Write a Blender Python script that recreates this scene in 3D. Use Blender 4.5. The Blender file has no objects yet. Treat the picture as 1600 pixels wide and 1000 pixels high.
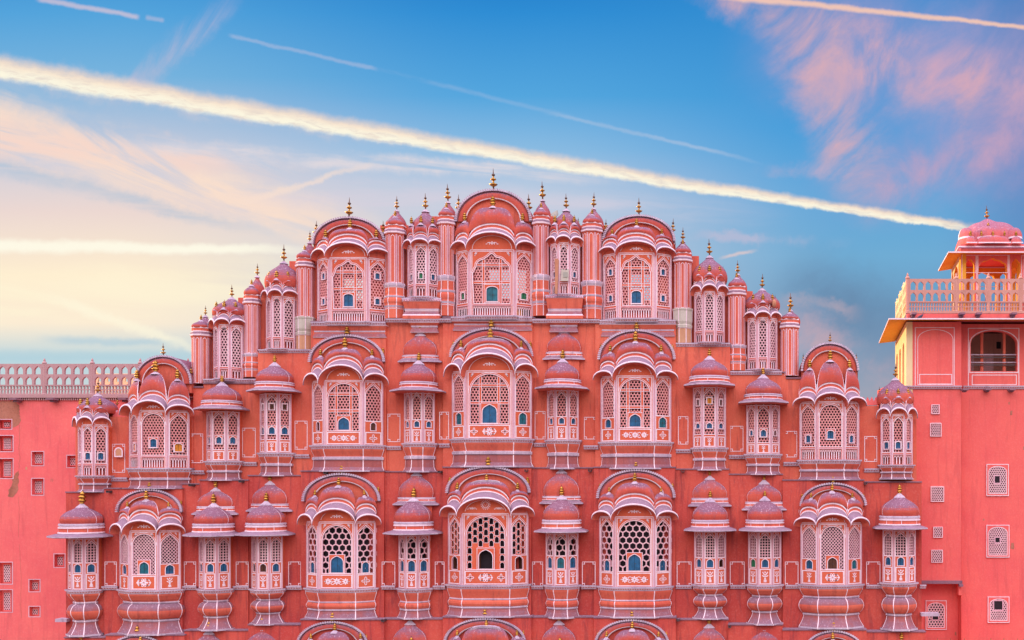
import bpy, math, random
from math import sin, cos, pi, sqrt, radians
from mathutils import Vector
from mathutils.geometry import tessellate_polygon
random.seed(7)
S = bpy.context.scene
# ------------------------------------------------------------------ camera
PXM = 0.025            # metres per photo pixel on the facade plane (Y = 0)
D0 = 40.0              # camera to facade plane
CX, CY = 1120.0, 760.0 # principal point of the shifted lens, photo pixels
CAMX, CAMZ = 8.0, 11.0
cam = bpy.data.objects.new('camera', bpy.data.cameras.new('camera'))
S.collection.objects.link(cam)
cam.location = (CAMX, -D0, CAMZ); cam.rotation_euler = (radians(90), 0, 0)
cam.data.sensor_width = 36; cam.data.lens = 36
cam.data.shift_x = -(CX-800)/1600; cam.data.shift_y = (CY-500)/1600
cam.data.clip_end = 5000; cam.data.clip_start = 0.5
S.camera = cam
S.view_settings.view_transform = 'Standard'; S.view_settings.look = 'None'
S.view_settings.exposure = 0; S.view_settings.gamma = 1
S.view_settings.use_curve_mapping = False

# ------------------------------------------------------------------ node helper
class NT:
    def __init__(s, tree): s.t = tree; s.n = tree.nodes; s.l = tree.links
    def new(s, typ, **kw):
        n = s.n.new(typ)
        for k, v in kw.items(): setattr(n, k, v)
        return n
    def put(s, sock, v):
        if isinstance(v, bpy.types.NodeSocket): s.l.new(v, sock)
        else: sock.default_value = v
    def m(s, op, a, b=0.0, c=0.0, clamp=False):
        n = s.new('ShaderNodeMath', operation=op); n.use_clamp = clamp
        s.put(n.inputs[0], a); s.put(n.inputs[1], b); s.put(n.inputs[2], c)
        return n.outputs[0]
    def ss(s, x, a, b, lo=0.0, hi=1.0):     # smoothstep a..b -> lo..hi
        n = s.new('ShaderNodeMapRange'); n.interpolation_type = 'SMOOTHSTEP'
        s.put(n.inputs[0], x); s.put(n.inputs[1], a); s.put(n.inputs[2], b); s.put(n.inputs[3], lo); s.put(n.inputs[4], hi)
        return n.outputs[0]
    def lin(s, x, a, b, lo=0.0, hi=1.0):
        n = s.new('ShaderNodeMapRange')
        s.put(n.inputs[0], x); s.put(n.inputs[1], a); s.put(n.inputs[2], b); s.put(n.inputs[3], lo); s.put(n.inputs[4], hi)
        return n.outputs[0]
    def mix(s, f, a, b, mode='MIX'):
        n = s.new('ShaderNodeMix'); n.data_type = 'RGBA'; n.blend_type = mode
        s.put(n.inputs[0], f); s.put(n.inputs[6], a); s.put(n.inputs[7], b)
        return n.outputs[2]
    def xyz(s, x, y, z):
        n = s.new('ShaderNodeCombineXYZ'); s.put(n.inputs[0], x); s.put(n.inputs[1], y); s.put(n.inputs[2], z)
        return n.outputs[0]
    def noise(s, vec, scale, detail=4.0, rough=0.55, dist=0.0):
        n = s.new('ShaderNodeTexNoise')
        s.put(n.inputs['Vector'], vec); n.inputs['Scale'].default_value = scale
        n.inputs['Detail'].default_value = detail; n.inputs['Roughness'].default_value = rough
        n.inputs['Distortion'].default_value = dist
        return n.outputs[0]
    def ramp(s, x, stops):
        n = s.new('ShaderNodeValToRGB'); e = n.color_ramp.elements
        while len(e) < len(stops): e.new(0.5)
        for i, (p, c) in enumerate(stops): e[i].position = p; e[i].color = c
        s.put(n.inputs[0], x)
        return n.outputs[0]
def lc(c): return c/12.92 if c <= 0.04045 else ((c+0.055)/1.055)**2.4
def rgb(r, g, b): return (lc(r/255), lc(g/255), lc(b/255), 1)

# ------------------------------------------------------------------ world: evening sky with cirrus and aircraft trails
SUN_EL, SUN_AZ = radians(13), radians(-66)     # azimuth from +Y towards +X: the sun stands left, a little behind the palace
W = bpy.data.worlds.new('World'); S.world = W; W.use_nodes = True
T = NT(W.node_tree); T.n.clear()
tc = T.new('ShaderNodeTexCoord'); sep = T.new('ShaderNodeSeparateXYZ'); T.l.new(tc.outputs['Generated'], sep.inputs[0])
dx, dy, dz = sep.outputs
yy = T.m('MAXIMUM', dy, 0.08)
px = T.m('MULTIPLY_ADD', T.m('DIVIDE', dx, yy), 1.6, 1.12)       # direction expressed as slopes; thousands
py = T.m('MULTIPLY_ADD', T.m('DIVIDE', dz, yy), -1.6, 0.76)
P0 = T.xyz(px, py, 0.0)
n1 = T.noise(P0, 9.0, 6.0, 0.6); n2 = T.noise(T.xyz(px, T.m('ADD', py, 7.3), 0.0), 45.0, 5.0, 0.65)
wob = T.m('ADD', T.m('MULTIPLY', T.m('SUBTRACT', n1, 0.5), 0.030), T.m('MULTIPLY', T.m('SUBTRACT', n2, 0.5), 0.016))
yv = T.lin(py, -0.1, 0.7)
def pos(y): return (y/1000+0.1)/0.8
cl = T.ramp(yv, [(pos(-100), rgb(40,130,205)), (pos(20), rgb(84,164,220)), (pos(120), rgb(120,180,222)), (pos(200), rgb(178,196,220)), (pos(250), rgb(208,208,220)), (pos(330), rgb(236,216,210)), (pos(430), rgb(255,238,208)), (pos(505), rgb(252,236,212)), (pos(560), rgb(188,214,222)), (pos(620), rgb(205,215,215))])
cc = T.ramp(yv, [(pos(-100), rgb(18,105,190)), (pos(20), rgb(47,141,212)), (pos(150), rgb(84,166,222)), (pos(235), rgb(140,188,226)), (pos(310), rgb(196,206,224)), (pos(420), rgb(196,206,222)), (pos(600), rgb(190,205,218))])
cr = T.ramp(yv, [(pos(-100), rgb(25,110,190)), (pos(0), rgb(52,140,208)), (pos(200), rgb(68,156,218)), (pos(300), rgb(92,166,218)), (pos(400), rgb(112,172,212)), (pos(480), rgb(112,158,194)), (pos(560), rgb(140,160,185)), (pos(640), rgb(160,165,180))])
col = T.mix(T.ss(px, 0.15, 0.8), cl, cc); col = T.mix(T.ss(px, 0.78, 1.35), col, cr)
col = T.mix(T.m('MULTIPLY', T.ss(px, 1.45, 1.62), 0.55), col, rgb(96,122,182))
def seg(x0, y0, x1, y1, w0, w1, soft=0.6, f0=0.05, f1=0.05, wobble=1.0):
    """soft band along a line, thousands of photo pixels"""
    x0, y0, x1, y1, w0, w1 = [v/1000 for v in (x0, y0, x1, y1, w0, w1)]
    L = sqrt((x1-x0)**2+(y1-y0)**2); ux, uy = (x1-x0)/L, (y1-y0)/L
    ax = T.m('SUBTRACT', px, x0); ay = T.m('SUBTRACT', py, y0)
    t = T.m('DIVIDE', T.m('ADD', T.m('MULTIPLY', ax, ux), T.m('MULTIPLY', ay, uy)), L)
    d = T.m('ADD', T.m('SUBTRACT', T.m('MULTIPLY', ay, ux), T.m('MULTIPLY', ax, uy)), T.m('MULTIPLY', wob, wobble))
    w = T.lin(t, 0.0, 1.0, w0, w1)
    q = T.m('DIVIDE', T.m('ABSOLUTE', d), w)
    k = T.ss(q, 1.0, 1.0-soft)
    return T.m('MULTIPLY', k, T.m('MULTIPLY', T.ss(t, -f0, f0), T.ss(t, 1+f1, 1-f1)))
def lay(mask, amt, c):
    global col
    col = T.mix(T.m('MULTIPLY', mask, amt), col, c)
# streaky noise for the cirrus
def streak(ang, sx, sy, off, lo, hi, det=6.0, dist=0.6):
    c, s_ = cos(radians(ang)), sin(radians(ang))
    u = T.m('ADD', T.m('MULTIPLY', px, c), T.m('MULTIPLY', py, s_)); v = T.m('SUBTRACT', T.m('MULTIPLY', py, c), T.m('MULTIPLY', px, s_))
    return T.ss(T.noise(T.xyz(T.m('MULTIPLY', u, sx), T.m('MULTIPLY', v, sy), off), 1.0, det, 0.6, dist), lo, hi)
sA = streak(19, 3.4, 19.0, 1.7, 0.36, 0.62, 9.0, 1.0); sB = streak(5, 2.6, 24.0, 5.2, 0.36, 0.62, 9.0, 0.8); sC = streak(-50, 6.0, 11.0, 9.1, 0.32, 0.72, 11.0, 0.45); sD = streak(-62, 3.5, 16.0, 3.1, 0.4, 0.72)
lay(T.m('MULTIPLY', seg(-80,170,560,370,75,60,0.95,0.1,0.3,1.5), sA), 0.95, rgb(252,224,204))
lay(T.m('MULTIPLY', seg(-60,215,420,255,60,30,0.95,0.1,0.3,1.5), sA), 0.8, rgb(247,214,202))
lay(T.m('MULTIPLY', seg(-60,245,360,352,26,14,0.95,0.1,0.3), T.lin(sB,0,1,.35,1)), 0.62, rgb(164,192,216))
lay(T.m('MULTIPLY', seg(250,235,900,275,26,16,0.95,0.2,0.2), sB), 0.75, rgb(236,222,222))
lay(T.m('MULTIPLY', seg(420,300,1080,330,40,30,0.95,0.2,0.3), sB), 0.6, rgb(216,208,222))
lay(seg(390,312,560,262,9,7,0.95,0.2,0.3), 0.55, rgb(252,226,208))
lay(T.m('MULTIPLY', seg(-60,470,480,440,75,60,0.95,0.1,0.3,1.5), sB), 0.7, rgb(255,244,214))
lay(seg(-60,383,440,390,17,10,0.85,0.05,0.2,0.5), 0.92, rgb(255,251,232))
lay(T.m('MULTIPLY', seg(90,470,300,545,15,12,0.95,0.2,0.2), 0.9), 0.7, rgb(255,248,222))
lay(T.m('MULTIPLY', seg(-40,556,330,556,16,10,0.9,0.1,0.2,0.5), 1.0), 0.45, rgb(170,206,220))
lay(T.m('MULTIPLY', seg(80,530,260,536,12,8,0.95,0.2,0.2,0.5), 1.0), 0.6, rgb(172,204,220))
lay(T.m('MULTIPLY', seg(180,150,345,15,40,30,0.95,0.2,0.3,1.5), sD), 0.42, rgb(226,196,206))
lay(T.m('MULTIPLY', seg(1230,60,1680,140,150,170,1.0,0.25,0.3,2), T.lin(sC, 0, 1, 0.45, 1)), 0.8, rgb(190,164,198))
lay(T.m('MULTIPLY', seg(1320,290,1700,210,90,120,1.0,0.25,0.3,2), T.lin(sC, 0, 1, 0.4, 1)), 0.65, rgb(182,156,194))
lay(T.m('MULTIPLY', seg(1090,-30,1420,120,40,95,0.95,0.1,0.3,2), sC), 0.85, rgb(238,180,174))
lay(T.m('MULTIPLY', seg(1240,70,1360,300,70,80,0.95,0.2,0.3,2), sC), 0.85, rgb(236,178,176))
lay(T.m('MULTIPLY', seg(1330,90,1660,150,90,80,0.95,0.1,0.3,2), sC), 0.75, rgb(226,172,184))
lay(T.m('MULTIPLY', seg(1520,80,1500,220,40,24,0.95,0.2,0.3,2), sC), 0.55, rgb(228,172,176))
lay(T.m('MULTIPLY', seg(1190,262,1330,262,14,20,0.95,0.2,0.3,1.5), sC), 0.5, rgb(206,178,200))
lay(T.m('MULTIPLY', seg(1370,300,1640,190,42,60,0.95,0.1,0.3,2), sC), 0.72, rgb(210,166,188))
lay(T.m('MULTIPLY', seg(1240,440,1440,540,90,110,1.0,0.25,0.3,2), T.lin(sC,0,1,.5,1)), 0.8, rgb(104,134,168))
lay(T.m('MULTIPLY', seg(1220,500,1400,600,40,60,0.95,0.2,0.3,2), sC), 0.75, rgb(214,172,178))
lay(T.m('MULTIPLY', seg(1230,470,1330,490,16,20,0.95,0.3,0.3,2), sC), 0.6, rgb(206,178,184))
lay(T.m('MULTIPLY', seg(1090,370,1290,380,12,14,0.95,0.2,0.3,1.5), sC), 0.6, rgb(200,190,212))
lay(seg(1080,-12,1640,46,9,5,0.9,0.1,0.1,0.35), 0.8, rgb(255,206,178))
lay(seg(360,56,585,108,5,5,0.9,0.03,0.04,0.4), 0.24, rgb(226,212,222))
lay(T.m('MULTIPLY', seg(580,106,1160,248,6,5,0.95,0.1,0.1,0.25), sA), 0.15, rgb(214,214,226))
lay(seg(865,179,1150,244,5,4,0.9,0.08,0.2,0.4), 0.28, rgb(196,206,224))
lay(seg(60,-2,216,27,7,6,0.9,0.05,0.03,0.3), 0.55, rgb(232,206,212))
lay(seg(228,27,256,31,6,6,0.9,0.1,0.1,0.3), 0.3, rgb(226,206,216))
lay(seg(1130,402,1175,392,4,4,0.95,0.3,0.3,0.4), 0.55, rgb(246,208,196))
# the wide bright trail: gently bowed
lc_y = T.m('MULTIPLY_ADD', T.m('MULTIPLY', px, px), -0.0085, T.m('MULTIPLY_ADD', px, 0.177, 0.107))
dd = T.m('ADD', T.m('SUBTRACT', py, lc_y), T.m('MULTIPLY', wob, 0.55)); hw = T.lin(px, 0.0, 1.5, 0.0195, 0.0075)
q = T.m('DIVIDE', dd, hw)
sT = T.noise(T.xyz(T.m('MULTIPLY', T.m('ADD', px, T.m('MULTIPLY', py, 1.2)), 26.0), T.m('MULTIPLY', dd, 150.0), 4.0), 1.0, 5.0, 0.6, 0.4)
trail = T.m('MULTIPLY', T.ss(q, -1.45, -0.15), T.ss(q, 1.1, 0.45))
trail = T.m('MULTIPLY', trail, T.m('MULTIPLY', T.ss(px, 1.56, 1.48), T.ss(sT, 0.25, 0.6, 0.78, 1.0)))
tcol = T.mix(T.ss(q, -0.9, 0.5), rgb(250,220,196), rgb(255,249,226)); tcol = T.mix(T.ss(sT, 0.3, 0.55, 0.3, 1.0), rgb(250,226,200), tcol)
lay(T.m('MULTIPLY', seg(-50,100,700,230,34,22,0.95,0.02,0.3,1.5), sA), 0.35, rgb(246,216,206))
lay(trail, 0.97, tcol)
# the half of the sky behind the photographer: brightness added to light the facade, over a Nishita sky
sky = T.new('ShaderNodeTexSky'); sky.sky_type = 'NISHITA'; sky.sun_disc = False
sky.sun_elevation = SUN_EL; sky.sun_rotation = SUN_AZ
glow = T.ramp(T.m('MAXIMUM', dz, 0.0), [(0.0, (0.10,0.07,0.07,1)), (0.15, (0.22,0.17,0.17,1)), (0.34, (1.7,1.32,1.24,1)), (0.58, (3.8,3.15,3.08,1)), (1.0, (2.3,2.1,3.0,1))])
back = T.mix(1.0, glow, T.mix(0.08, (0,0,0,1), sky.outputs[0]), 'ADD')
front = T.ss(dy, 0.02, 0.30)
final = T.mix(front, back, col)
bg = T.new('ShaderNodeBackground'); T.l.new(final, bg.inputs[0]); bg.inputs[1].default_value = 1.0
wo = T.new('ShaderNodeOutputWorld'); T.l.new(bg.outputs[0], wo.inputs[0])

sun = bpy.data.objects.new('sun', bpy.data.lights.new('sun', 'SUN')); S.collection.objects.link(sun)
sun.data.energy = 5.0; sun.data.angle = radians(0.6); sun.data.color = (1.0, 0.66, 0.30)
sd = Vector((sin(SUN_AZ)*cos(SUN_EL), cos(SUN_AZ)*cos(SUN_EL), sin(SUN_EL)))
sun.rotation_euler = sd.to_track_quat('Z', 'Y').to_euler()

# ------------------------------------------------------------------ materials
MATS = {}
def base_mat(name, rough=0.85, metal=0.0):
    m = bpy.data.materials.new(name); m.use_nodes = True
    t = NT(m.node_tree); b = t.n['Principled BSDF']
    b.inputs['Roughness'].default_value = rough; b.inputs['Metallic'].default_value = metal
    MATS[name] = m
    return t, b
def C(r, g, b): return (r, g, b, 1)
def plaster(name, c1, c2, dirt, damt=0.35, worn=0.0, up=0.0, lime=None, rough=0.88, sc=1.0, bump=0.25, peel=None):
    """limewashed plaster: mottled paint, run-down streaks, grime; up: lime/soot settled on upward faces"""
    t, b = base_mat(name, rough)
    g = t.new('ShaderNodeNewGeometry'); p = g.outputs['Position']
    sp = t.new('ShaderNodeSeparateXYZ'); t.l.new(p, sp.inputs[0])
    a = t.noise(p, 0.42*sc, 6.0, 0.65); f = t.noise(p, 16.0*sc, 3.0, 0.6)
    c = t.mix(t.ss(a, 0.3, 0.7), c1, c2)
    oi = t.new('ShaderNodeObjectInfo'); tone = t.lin(oi.outputs['Random'], 0, 1, 0.0, 0.14)
    c = t.mix(tone, c, dirt)
    c = t.mix(t.m('MULTIPLY', t.ss(f, 0.45, 0.8), 0.12), c, t.mix(0.5, c1, C(1,0.8,0.75)))
    st = t.noise(t.xyz(t.m('MULTIPLY', sp.outputs[0], 4.5), t.m('MULTIPLY', sp.outputs[1], 4.5), t.m('MULTIPLY', sp.outputs[2], 0.50)), 1.0, 6.0, 0.68, 0.7)
    c = t.mix(t.m('MULTIPLY', t.ss(st, 0.48, 0.72), damt), c, dirt)
    if peel:
        pn = t.noise(p, 0.33, 7.0, 0.62)
        c = t.mix(t.m('MULTIPLY', t.ss(pn, 0.655, 0.69), 0.7), c, peel)
    if up > 0:
        sn = t.new('ShaderNodeSeparateXYZ'); t.l.new(g.outputs['True Normal'], sn.inputs[0])
        w = t.noise(p, 2.3, 6.0, 0.7)
        k = t.ss(t.m('ADD', sn.outputs[2], t.m('MULTIPLY', t.m('SUBTRACT', w, 0.5), 1.3)), 0.02, 0.72)
        spk = t.noise(t.xyz(t.m('MULTIPLY', sp.outputs[0], 18), t.m('MULTIPLY', sp.outputs[1], 18), t.m('MULTIPLY', sp.outputs[2], 7)), 1.0, 2.0, 0.7)
        lm = t.mix(t.ss(spk, 0.52, 0.78), lime, C(0.52,0.42,0.54))
        c = t.mix(t.m('MULTIPLY', k, up), c, lm)
    if worn > 0:
        w2 = t.noise(p, 14.0, 3.0, 0.7)
        c = t.mix(t.m('MULTIPLY', t.ss(w2, 0.5, 0.72), worn), c, dirt)
    t.put(b.inputs['Base Color'], c); b.inputs['Specular IOR Level'].default_value = 0.12
    bn = t.new('ShaderNodeBump'); bn.inputs['Strength'].default_value = bump; bn.inputs['Distance'].default_value = 0.02
    t.put(bn.inputs['Height'], t.m('ADD', f, t.m('MULTIPLY', st, 0.6))); t.l.new(bn.outputs[0], b.inputs['Normal'])
plaster('terracotta', C(0.74,0.178,0.112), C(0.62,0.112,0.078), C(0.24,0.055,0.06), 0.5)
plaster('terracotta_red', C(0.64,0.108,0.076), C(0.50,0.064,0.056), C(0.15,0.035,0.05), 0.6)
plaster('salmon', C(0.70,0.150,0.075), C(0.63,0.115,0.060), C(0.36,0.085,0.07), 0.30)
plaster('weathered', C(0.58,0.105,0.068), C(0.47,0.070,0.055), C(0.20,0.07,0.085), 0.40, up=0.90, lime=C(0.20,0.115,0.185))
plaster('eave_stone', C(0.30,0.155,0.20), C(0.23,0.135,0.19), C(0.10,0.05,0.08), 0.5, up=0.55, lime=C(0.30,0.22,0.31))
plaster('lime', C(0.62,0.52,0.64), C(0.46,0.37,0.49), C(0.17,0.11,0.17), 0.5, worn=0.35, sc=2.0)
plaster('white_paint', C(0.92,0.80,0.90), C(0.85,0.68,0.80), C(0.62,0.36,0.42), 0.40, worn=0.32, sc=2.0, bump=0.05)
plaster('lilac', C(0.76,0.50,0.61), C(0.70,0.41,0.51), C(0.44,0.15,0.17), 0.35, worn=0.25, sc=2.0, bump=0.05)
plaster('pink_dome', C(0.68,0.155,0.145), C(0.60,0.12,0.125), C(0.28,0.08,0.10), 0.4, up=0.8, lime=C(0.30,0.14,0.22))
plaster('jali', C(0.75,0.35,0.35), C(0.69,0.28,0.30), C(0.42,0.14,0.14), 0.30, sc=2.0, bump=0.05)
plaster('jali_white', C(0.80,0.54,0.60), C(0.73,0.42,0.49), C(0.44,0.2,0.23), 0.35, sc=2.0, bump=0.05)
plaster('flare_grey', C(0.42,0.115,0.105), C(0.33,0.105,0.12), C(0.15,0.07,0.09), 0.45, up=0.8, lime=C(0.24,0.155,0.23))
plaster('pink_wall', C(0.84,0.185,0.175), C(0.75,0.135,0.15), C(0.46,0.09,0.10), 0.32, peel=C(0.36,0.15,0.11))
plaster('tower_wall', C(0.84,0.165,0.145), C(0.76,0.125,0.13), C(0.46,0.08,0.09), 0.32)
plaster('sunlit_gold', C(0.86,0.46,0.06), C(0.80,0.38,0.05), C(0.5,0.2,0.03), 0.25)  # sun glow put into the colour of undersides and inner arches
plaster('bare_brick', C(0.42,0.15,0.10), C(0.50,0.22,0.16), C(0.2,0.08,0.06), 0.6, worn=0.5, sc=3)
plaster('rail_warm', C(0.60,0.31,0.26), C(0.54,0.26,0.22), C(0.30,0.15,0.14), 0.35)
plaster('feather', C(0.05,0.05,0.08), C(0.10,0.09,0.14), C(0.02,0.02,0.03), 0.3)
plaster('rail_stone', C(0.48,0.30,0.31), C(0.42,0.25,0.27), C(0.30,0.17,0.19), 0.35)
plaster('cream', C(0.82,0.68,0.42), C(0.76,0.60,0.34), C(0.4,0.3,0.2), 0.3)  # also carries the sunlit tone of the tower's left-facing sides
plaster('old_lime', C(0.62,0.60,0.55), C(0.52,0.46,0.42), C(0.30,0.30,0.22), 0.5, worn=0.3)
plaster('ochre', C(0.66,0.38,0.24), C(0.60,0.30,0.18), C(0.25,0.12,0.08), 0.4)
plaster('asphalt', C(0.06,0.06,0.06), C(0.045,0.045,0.047), C(0.03,0.03,0.03), 0.2)
plaster('paving', C(0.32,0.24,0.2), C(0.27,0.2,0.17), C(0.15,0.1,0.1), 0.3)
plaster('bare_wood', C(0.56,0.27,0.17), C(0.46,0.2,0.12), C(0.25,0.1,0.07), 0.5, sc=3)
plaster('tin', C(0.42,0.42,0.36), C(0.36,0.36,0.33), C(0.25,0.22,0.2), 0.4, rough=0.5)
def simple(name, c, rough=0.5, metal=0.0, var=0.25, scale=5.0):
    t, b = base_mat(name, rough, metal)
    g = t.new('ShaderNodeNewGeometry')
    n = t.noise(g.outputs['Position'], scale, 4.0, 0.6)
    t.put(b.inputs['Base Color'], t.mix(t.m('MULTIPLY', t.ss(n, 0.35, 0.7), var), c, C(c[0]*0.35, c[1]*0.35, c[2]*0.35)))
simple('gold', C(0.62,0.33,0.07), 0.36, 1.0, 0.85, 9.0)
simple('rod', C(0.14,0.08,0.06), 0.6, 0.6)
simple('blue_wood', C(0.012,0.13,0.30), 0.5, 0, 0.6)
simple('teal_wood', C(0.012,0.17,0.24), 0.5, 0, 0.6)
simple('green_wood', C(0.02,0.22,0.10), 0.5, 0, 0.6)
simple('dark_wood', C(0.10,0.03,0.015), 0.6, 0, 0.5)
simple('dark_room', C(0.014,0.006,0.014), 0.8)  # near-black colour standing in for the shade of unlit interiors
simple('iron', C(0.10,0.08,0.09), 0.5, 0.5)
simple('amber_cloth', C(0.75,0.30,0.03), 0.7)
# ------------------------------------------------------------------ mesh builder
class MB:
    def __init__(s): s.v = []; s.f = []; s.m = []; s.sm = []
    def add(s, p): s.v.append((p[0], p[1], p[2])); return len(s.v)-1
    def face(s, ids, mat, smooth=False): s.f.append(tuple(ids)); s.m.append(mat); s.sm.append(smooth)
    def poly(s, pts, mat, smooth=False): s.face([s.add(p) for p in pts], mat, smooth)
    def box(s, x0, x1, y0, y1, z0, z1, mat):
        i = len(s.v)
        for z in (z0, z1):
            for (x, y) in ((x0,y0),(x1,y0),(x1,y1),(x0,y1)): s.v.append((x,y,z))
        for q in ((0,1,5,4),(1,2,6,5),(2,3,7,6),(3,0,4,7),(4,5,6,7),(3,2,1,0)): s.face([i+k for k in q], mat)
    def grid(s, rows, matf, smooth=True, close=False):
        """rows: list of equal-length point lists; matf(r, c) or a name"""
        ids = [[s.add(p) for p in r] for r in rows]
        n = len(rows[0])
        for r in range(len(rows)-1):
            for c in range(n if close else n-1):
                c2 = (c+1) % n
                s.face((ids[r][c], ids[r][c2], ids[r+1][c2], ids[r+1][c]), matf if isinstance(matf, str) else matf(r, c), smooth)
    def lathe(s, cx, cy, prof, n, matf, rot=0.0, smooth=True, a0=0.0, a1=2*pi, cap=True):
        full = abs(a1-a0-2*pi) < 1e-6
        k = n if full else n+1
        rows = [[(cx+r*sin(rot+a0+(a1-a0)*j/n), cy-r*cos(rot+a0+(a1-a0)*j/n), z) for j in range(k)] for r, z in prof]
        mf = matf if isinstance(matf, str) else (lambda r, c: matf[r])
        s.grid(rows, mf, smooth, full)
        if cap and full:
            m0 = matf if isinstance(matf, str) else matf[0]; m1 = matf if isinstance(matf, str) else matf[-1]
            if prof[0][0] > 1e-4: s.poly(rows[0], m0)
            if prof[-1][0] > 1e-4: s.poly(rows[-1], m1)
    def build(s, name, parent=None, loc=None):
        me = bpy.data.meshes.new(name); me.from_pydata(s.v, [], s.f)
        keys = list(dict.fromkeys(s.m))
        for k in keys: me.materials.append(MATS[k])
        ix = {k: i for i, k in enumerate(keys)}
        me.polygons.foreach_set('material_index', [ix[k] for k in s.m])
        me.polygons.foreach_set('use_smooth', s.sm)
        me.update()
        o = bpy.data.objects.new(name, me); S.collection.objects.link(o)
        if parent: o.parent = parent
        if loc: o.location = loc
        return o
def thing(name, label, cat, loc=(0,0,0), group=None):
    o = bpy.data.objects.new(name, None); S.collection.objects.link(o); o.location = loc
    o['label'] = label; o['category'] = cat
    if group: o['group'] = group
    return o

class Fr:            # photo pixels -> metres on the plane at depth Y
    def __init__(s, Y): s.Y = Y; s.s = (D0+Y)/D0*PXM
    def X(s, p): return CAMX+(p-CX)*s.s
    def Z(s, p): return CAMZ+(CY-p)*s.s
    def L(s, p): return p*s.s

class Facet:         # a flat vertical face: u along it, v = world z, h outwards
    def __init__(s, a, b, z0=0.0):
        s.a = a; s.w = sqrt((b[0]-a[0])**2+(b[1]-a[1])**2)
        s.ux, s.uy = (b[0]-a[0])/s.w, (b[1]-a[1])/s.w
        s.nx, s.ny = s.uy, -s.ux
    def p(s, u, v, h=0.0): return (s.a[0]+s.ux*u+s.nx*h, s.a[1]+s.uy*u+s.ny*h, v)
def miters(plan):
    out = []
    ns = []
    for i in range(len(plan)-1):
        dx, dy = plan[i+1][0]-plan[i][0], plan[i+1][1]-plan[i][1]; l = sqrt(dx*dx+dy*dy); ns.append((dy/l, -dx/l))
    for i in range(len(plan)):
        a = ns[max(i-1, 0)]; b = ns[min(i, len(ns)-1)]
        k = 1+a[0]*b[0]+a[1]*b[1]
        out.append(((a[0]+b[0])/k, (a[1]+b[1])/k))
    return out
def sweep(mb, plan, prof, mats, smooth=False, lines=0.0, linemat='white_paint', caps=True, lh=0.006):
    mt = miters(plan)
    rows = [[(p[0]+m[0]*h, p[1]+m[1]*h, z) for p, m in zip(plan, mt)] for h, z in prof]
    ids = [[mb.add(p) for p in r] for r in rows]
    for r in range(len(prof)-1):
        for c in range(len(plan)-1):
            mb.face((ids[r][c], ids[r][c+1], ids[r+1][c+1], ids[r+1][c]), mats if isinstance(mats, str) else mats[r], False)
    if caps:
        mb.face(ids[0], mats if isinstance(mats, str) else mats[0]); mb.face(ids[-1], mats if isinstance(mats, str) else mats[-1])
    if lines > 0:
        for c in range(1, len(plan)-1):
            for sgn, o in ((-1, c-1), (1, c+1)):
                dx, dy = plan[o][0]-plan[c][0], plan[o][1]-plan[c][1]; l = sqrt(dx*dx+dy*dy)
                if l < lines*2: continue
                dx, dy = dx/l*lines, dy/l*lines
                R = []
                for h, z in prof:
                    p = (plan[c][0]+mt[c][0]*(h+lh), plan[c][1]+mt[c][1]*(h+lh), z)
                    R.append([p, (p[0]+dx, p[1]+dy, z)])
                mb.grid(R, linemat, False)
def ribbon(mb, fc, pts, w, h=0.005, closed=False, mat='white_paint'):
    n = len(pts); L = []; R = []
    for i in range(n):
        if closed: a, b = pts[i-1], pts[(i+1) % n]
        else: a, b = pts[max(i-1, 0)], pts[min(i+1, n-1)]
        p = pts[i]
        d1 = (p[0]-a[0], p[1]-a[1]); d2 = (b[0]-p[0], b[1]-p[1])
        l1 = sqrt(d1[0]**2+d1[1]**2); l2 = sqrt(d2[0]**2+d2[1]**2)
        n1 = (-d1[1]/l1, d1[0]/l1) if l1 > 1e-9 else None; n2 = (-d2[1]/l2, d2[0]/l2) if l2 > 1e-9 else None
        n1 = n1 or n2; n2 = n2 or n1
        k = max(1+n1[0]*n2[0]+n1[1]*n2[1], 0.35)
        mx, my = (n1[0]+n2[0])/k*w/2, (n1[1]+n2[1])/k*w/2
        L.append(mb.add(fc.p(p[0]+mx, p[1]+my, h))); R.append(mb.add(fc.p(p[0]-mx, p[1]-my, h)))
    for i in range(n if closed else n-1):
        j = (i+1) % n
        mb.face((L[i], L[j], R[j], R[i]), mat)
def rect(u0, u1, v0, v1): return [(u0,v0),(u1,v0),(u1,v1),(u0,v1)]
def ell(mb, fc, u, v, a, b, ang=0.0, h=0.006, mat='white_paint', n=8):
    c, s = cos(ang), sin(ang)
    mb.poly([fc.p(u+a*cos(2*pi*i/n)*c-b*sin(2*pi*i/n)*s, v+a*cos(2*pi*i/n)*s+b*sin(2*pi*i/n)*c, h) for i in range(n)], mat)
def ellline(mb, fc, u, v, a, b, ang, w, h=0.006, n=10, mat='white_paint'):
    c, s = cos(ang), sin(ang)
    ribbon(mb, fc, [(u+a*cos(2*pi*i/n)*c-b*sin(2*pi*i/n)*s, v+a*cos(2*pi*i/n)*s+b*sin(2*pi*i/n)*c) for i in range(n)], w, h, True, mat)
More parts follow.
